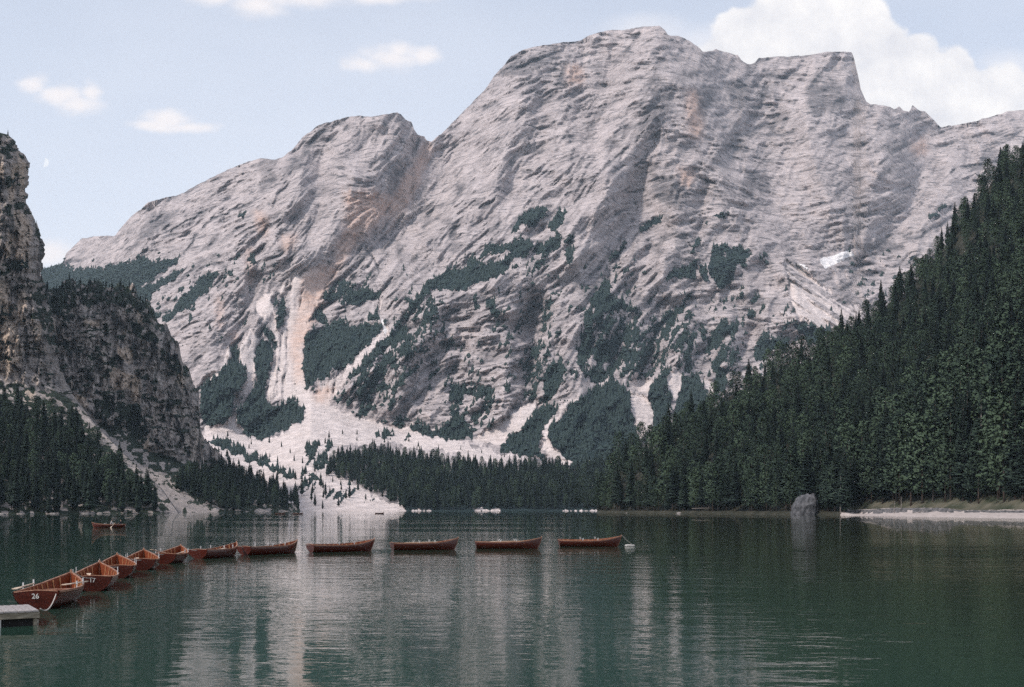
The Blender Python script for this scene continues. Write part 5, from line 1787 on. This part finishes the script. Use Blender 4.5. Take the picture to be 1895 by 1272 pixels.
def person(at, face, jacket, label, lean=0.12, reach=0.42):
    """a seated figure grown as one skin; local +x is where it faces"""
    J = {}
    V_, E_, R_ = [], [], []

    def j(nm, p, r, parent=None):
        J[nm] = len(V_); V_.append(p); R_.append(r)
        if parent: E_.append((J[parent], J[nm]))
    j('pelvis', (0, 0, .10), .15); j('waist', (lean * .3, 0, .28), .135, 'pelvis'); j('chest', (lean * .8, 0, .46), .155, 'waist')
    j('neck', (lean * 1.1, 0, .62), .058, 'chest'); j('chin', (lean * 1.15 + .02, 0, .68), .065, 'neck'); j('head', (lean * 1.2 + .02, 0, .78), .098, 'chin'); j('crownhead', (lean * 1.2 + .01, 0, .865), .07, 'head')
    for s in (-1, 1):
        k = str(s)
        j('hip' + k, (.04, s * .10, .08), .10, 'pelvis'); j('knee' + k, (.44, s * .12, .16), .065, 'hip' + k); j('ankle' + k, (.58, s * .11, -.20), .042, 'knee' + k); j('toe' + k, (.76, s * .12, -.25), .035, 'ankle' + k)
        j('shoulder' + k, (lean, s * .19, .53), .062, 'chest'); j('elbow' + k, (lean + .16, s * .25, .30), .043, 'shoulder' + k); j('wrist' + k, (lean + reach, s * .20, .30), .028, 'elbow' + k)
        j('palm' + k, (lean + reach + .06, s * .20, .30), .030, 'wrist' + k)
        for f in range(4):
            dy = (f - 1.5) * .019
            j('fa%d' % f + k, (lean + reach + .11, s * .20 + dy, .305), .0095, 'palm' + k); j('fb%d' % f + k, (lean + reach + .145 - .006 * abs(f - 1.3), s * .20 + dy, .285), .008, 'fa%d' % f + k)
        j('th' + k, (lean + reach + .08, s * .165, .29), .010, 'palm' + k)
    me = bpy.data.meshes.new('person')
    me.from_pydata(V_, E_, [])
    o = bpy.data.objects.new('person', me)
    COL.objects.link(o)
    sk = o.modifiers.new('skin', 'SKIN')
    for i, r in enumerate(R_):
        sv = me.skin_vertices[0].data[i]
        sv.radius = (r, r); sv.use_root = (i == 0)
    sb = o.modifiers.new('sub', 'SUBSURF'); sb.levels = 1; sb.render_levels = 1
    dg = bpy.context.evaluated_depsgraph_get()
    m2 = bpy.data.meshes.new_from_object(o.evaluated_get(dg))
    bpy.data.objects.remove(o)
    mats = (plain_mat('jacket', jacket, tuple(q * 1.5 for q in jacket), 6), plain_mat('trousers', (0.02, 0.025, 0.04), (0.04, 0.045, 0.06), 6), M_SKIN, M_HAIR)
    m2.materials.clear()
    for m in mats: m2.materials.append(m)
    for p in m2.polygons:
        c = p.center
        p.use_smooth = True
        if c.z > .63: p.material_index = 3 if (c.z > .83 or c.x < lean * 1.2 - .0) and c.z > .70 else 2
        elif c.x > lean + reach - .02 and c.z > .22: p.material_index = 2
        elif c.z < .18 and not (c.x < .1 and c.z > .16): p.material_index = 1
        else: p.material_index = 0
    o = bpy.data.objects.new('person', m2)
    COL.objects.link(o)
    o.location = at; o.rotation_euler = (0, 0, face)
    return tag(o, label, 'person')


bpy.context.view_layer.update()
W_ = rowed.matrix_world
rz = rowed.rotation_euler.z
person(W_ @ Vector((-.26, 0, .37)), rz + math.pi, (0.30, 0.29, 0.28), 'person in a pale top sitting amidships and rowing, leaning forward', .16, .44)
person(W_ @ Vector((-1.86, 0, .37)), rz, (0.02, 0.02, 0.03), 'person in dark clothing sitting in the stern facing the rower', .05, .34)
pp = [W_ @ Vector((-.95, .55, .66)), W_ @ Vector((-.60, 2.35, .02))]
oar(pp[0], pp[1], 'oar held over the near side of the rowed boat, blade at the water')
pp = [W_ @ Vector((-.95, -.55, .66)), W_ @ Vector((-.60, -2.35, .02))]
oar(pp[0], pp[1], 'oar held over the far side of the rowed boat')

# ------------------------------------------------------------------ boulder, stones, driftwood, dead trees on the right shore
def rock(name, cx, cy, z0, sx, sy, sz, seed, mat, sub=3, rough=.22, taper=.0, boxy=.55):
    bm = bmesh.new()
    bmesh.ops.create_icosphere(bm, subdivisions=sub, radius=1)
    P_ = np.array([v.co for v in bm.verts])
    fc = np.array([[v.index for v in f.verts] for f in bm.faces])
    bm.free()
    q = P_.copy()
    # blocky: push towards a rounded box, then break the faces
    k = np.abs(q) ** .55 * np.sign(q)
    q = (1 - boxy) * q + boxy * k / np.maximum(np.abs(k).max(1, keepdims=True), .5)
    n1 = fbm(P_[:, 0] * 1.3 + P_[:, 2] * .9 + seed, P_[:, 1] * 1.3 - P_[:, 2] * .7 + seed, 4, 200 + seed % 7)
    n2 = ridged(P_[:, 0] * 2.1 - P_[:, 2] + seed, P_[:, 1] * 2.1 + P_[:, 2] * 1.6, 3, 210 + seed % 5)
    q = q * (1 + rough * n1 + rough * .35 * n2)[:, None]
    q[:, 2] += taper * q[:, 0]
    q = q * np.array([sx, sy, sz]) + np.array([cx, cy, z0])
    return mesh_np(name, q, fc, mat, smooth=sub > 2)


x, y = BOULDER_AT
tag(rock('boulder', x, y, 1.6, 5.4, 4.8, 7.4, 4, M_BOULDER, 5, .30, .30, 0.18), 'big grey cracked boulder standing in the water at the wooded shore', 'boulder')
rocks = [(1165, 655, 2.2, .5), (1207, 632, 1.8, .5), (1232, 618, 1.4, .5), (1262, 600, 3.0, .8), (1276, 594, 2.2, .7), (1300, 583, 1.6, .5), (1340, 563, 2.0, .6), (1392, 541, 2.6, .7), (1405, 536, 1.6, .6), (1436, 520, 1.8, .5), (1452, 512, 1.4, .6), (1531, 494, 1.8, .7), (1548, 494, 1.2, .5)]
for i, (u, d, w, h) in enumerate(rocks):
    x, y = plan(u, d)
    tag(rock('shore_rock', x, y, .15, w, w * .7, h, 20 + i, M_STONE, 2, .25), ('pale stone at the waterline ' + ('left of the big boulder' if u < 1489 else 'between the big boulder and the spit')), 'rock', 'pale stones along the waterline ' + ('left of the big boulder' if u < 1489 else 'between the boulder and the spit'))
x, y = plan(1193, 655)
tag(rock('shore_rock', x, y + 4, 3.6, 1.6, 1.4, 1.8, 51, M_STONE, 2, .25), 'pale block among the first trees of the wooded point', 'rock')
for i, (u, d, w) in enumerate([(103, 575, 1.8), (110, 577, 1.0), (163, 590, 2.0), (189, 596, 1.6), (5, 545, 3.0)]):
    x, y = plan(u, d)
    tag(rock('shore_rock', x, y - 3, .1, w, w * .6, .55, 60 + i, M_STONE, 2, .25), 'pale stone at the waterline below the left wood', 'rock', 'pale stones along the left waterline')


def ground_z(G, x, y):
    d2 = (G['V'][..., 0] - x) ** 2 + (G['V'][..., 1] - y) ** 2
    return float(G['V'].reshape(-1, 3)[d2.argmin(), 2])


def dead_tree(u, d, H, label, lean=0.0, limbs=16, r=.22, G=HL):
    x, y = plan(u, d)
    root = bpy.data.objects.new('dead_tree', None); COL.objects.link(root)
    root.location = (x, y, ground_z(G, x, y))
    tag(root, label, 'tree')
    rg = random.Random(int(u))
    mb = MB(); mb.tube([(0, 0, -1), (lean * .3, 0, H * .3), (lean * .7, 0, H * .7), (lean, 0, H)], [r, r * .8, r * .5, r * .12], 6)
    mb.build('trunk', M_DEAD, root, True)
    mb = MB()
    for i in range(limbs):
        q = .35 + .62 * (i + .5) / limbs; a = rg.random() * 6.28; L = (1.1 - q) * H * .16 + .4
        p = Vector((lean * q, 0, H * q))
        mb.tube([p, p + Vector((math.cos(a) * L * .6, math.sin(a) * L * .6, -.06 * L)), p + Vector((math.cos(a) * L, math.sin(a) * L, -.2 * L))], [.05, .035, .015], 4)
    o = mb.build('branches', M_DEAD, root); o['kind'] = 'stuff'
    return root


dead_tree(1555, 470, 17, 'bare pale trunk standing in the dark wood right of the big boulder', .2, 9, .28)
def half_dead():
    x, y = plan(1815, 432)
    root = bpy.data.objects.new('dead_tree', None); COL.objects.link(root)
    root.location = (x, y, ground_z(HL, x, y))
    tag(root, 'tall half-dead conifer with thin drooping branches and a bleached trunk behind the spit', 'tree')
    mb = MB(); mb.tube([(0, 0, -1), (.1, 0, 15), (.2, 0, 30), (.2, 0, 44)], [.42, .36, .26, .05], 6)
    mb.build('trunk', M_DEAD, root, True)
    o = spruce_crown(random.Random(41), 46, 5.5, 40, base=.12, sparse=.45).build('crown', M_SPRUCE, root)


half_dead()
dead_tree(1183, 655, 13, 'leaning bleached dead tree at the front of the wooded point', -2.5, 10, .20)
dead_tree(1655, 438, 4.5, 'short pale snag behind the tip of the gravel spit', .1, 3, .16)
dead_tree(1668, 440, 5.5, 'taller pale snag behind the gravel spit', -.1, 3, .16)
dead_tree(1180, 668, 20, 'thin bleached trunk among the first trees of the wooded point', .3, 8, .18)


def log(pts, r, label):
    mb = MB(); mb.tube(pts, r, 6)
    return tag(mb.build('driftwood', M_DEAD, smooth=True), label, 'driftwood')


x, y = plan(1705, 418); z = ground_z(HL, x, y)
log([(x - 1.4, y, z + .15), (x - .4, y, z + .2), (x + .3, y, z + .7), (x + .9, y, z + 2.2), (x + 1.1, y, z + 2.9)], [.10, .12, .10, .07, .03], 'curved white driftwood branch standing up on the grassy bank')
x, y = plan(1698, 414); z = ground_z(HL, x, y)
log([(x - 2, y, z + .2), (x + 1.5, y, z + .25)], [.14, .08], 'straight grey log lying by the curved driftwood branch')
x, y = plan(1306, 578)
log([(x - 7, y + 3, 2.9), (x, y + 2.5, 3.1), (x + 6, y + 3, 3.0)], [.16, .2, .13], 'long pale log propped along the wooded shore left of the boulder')

# ------------------------------------------------------------------ moon
mm, mn, ml, mbd = new_mat('moonlit_face')
mo = mn['Material Output']
em = N(mn, 'ShaderNodeEmission'); em.inputs[0].default_value = (0.93, 0.95, 1.0, 1); em.inputs[1].default_value = 0.60
ml.new(em.outputs[0], mo.inputs[0])
mb = MB()
c = P(82, 301, 26000); R = 26000 * 8.6 / F
rows = []
for i in range(25):
    a = -math.pi / 2 + math.pi * i / 24
    rows.append([c + Vector((R * math.cos(a) * (0.15 + 0.85 * q) * 1.0, -R * .3 * math.sqrt(max(0, 1 - q * q)) * math.cos(a), R * math.sin(a))) for q in (0.0, .35, .7, 1.0)])
rt = Matrix.Translation(c) @ Matrix.Rotation(math.radians(12), 4, 'Y') @ Matrix.Translation(-c)
strip(mb, [[rt @ p for p in r] for r in rows])
tag(mb.build('moon', mm), 'pale half moon in the blue sky beside the left cliff', 'moon')

# ------------------------------------------------------------------ air
hm = bpy.data.materials.new('valley_haze'); hm.use_nodes = True
hn, hl = hm.node_tree.nodes, hm.node_tree.links
hn.clear()
ho = N(hn, 'ShaderNodeOutputMaterial'); pv = N(hn, 'ShaderNodeVolumePrincipled')
pv.inputs['Color'].default_value = (0.66, 0.84, 1.0, 1)
pv.inputs['Density'].default_value = 0.000036
pv.inputs['Anisotropy'].default_value = 0.0
hl.new(pv.outputs[0], ho.inputs['Volume'])
mb = MB(); mb.box(-4400, 4400, -420, 6100, -15.2, 1720)
tag(mb.build('haze', hm), kind='stuff')
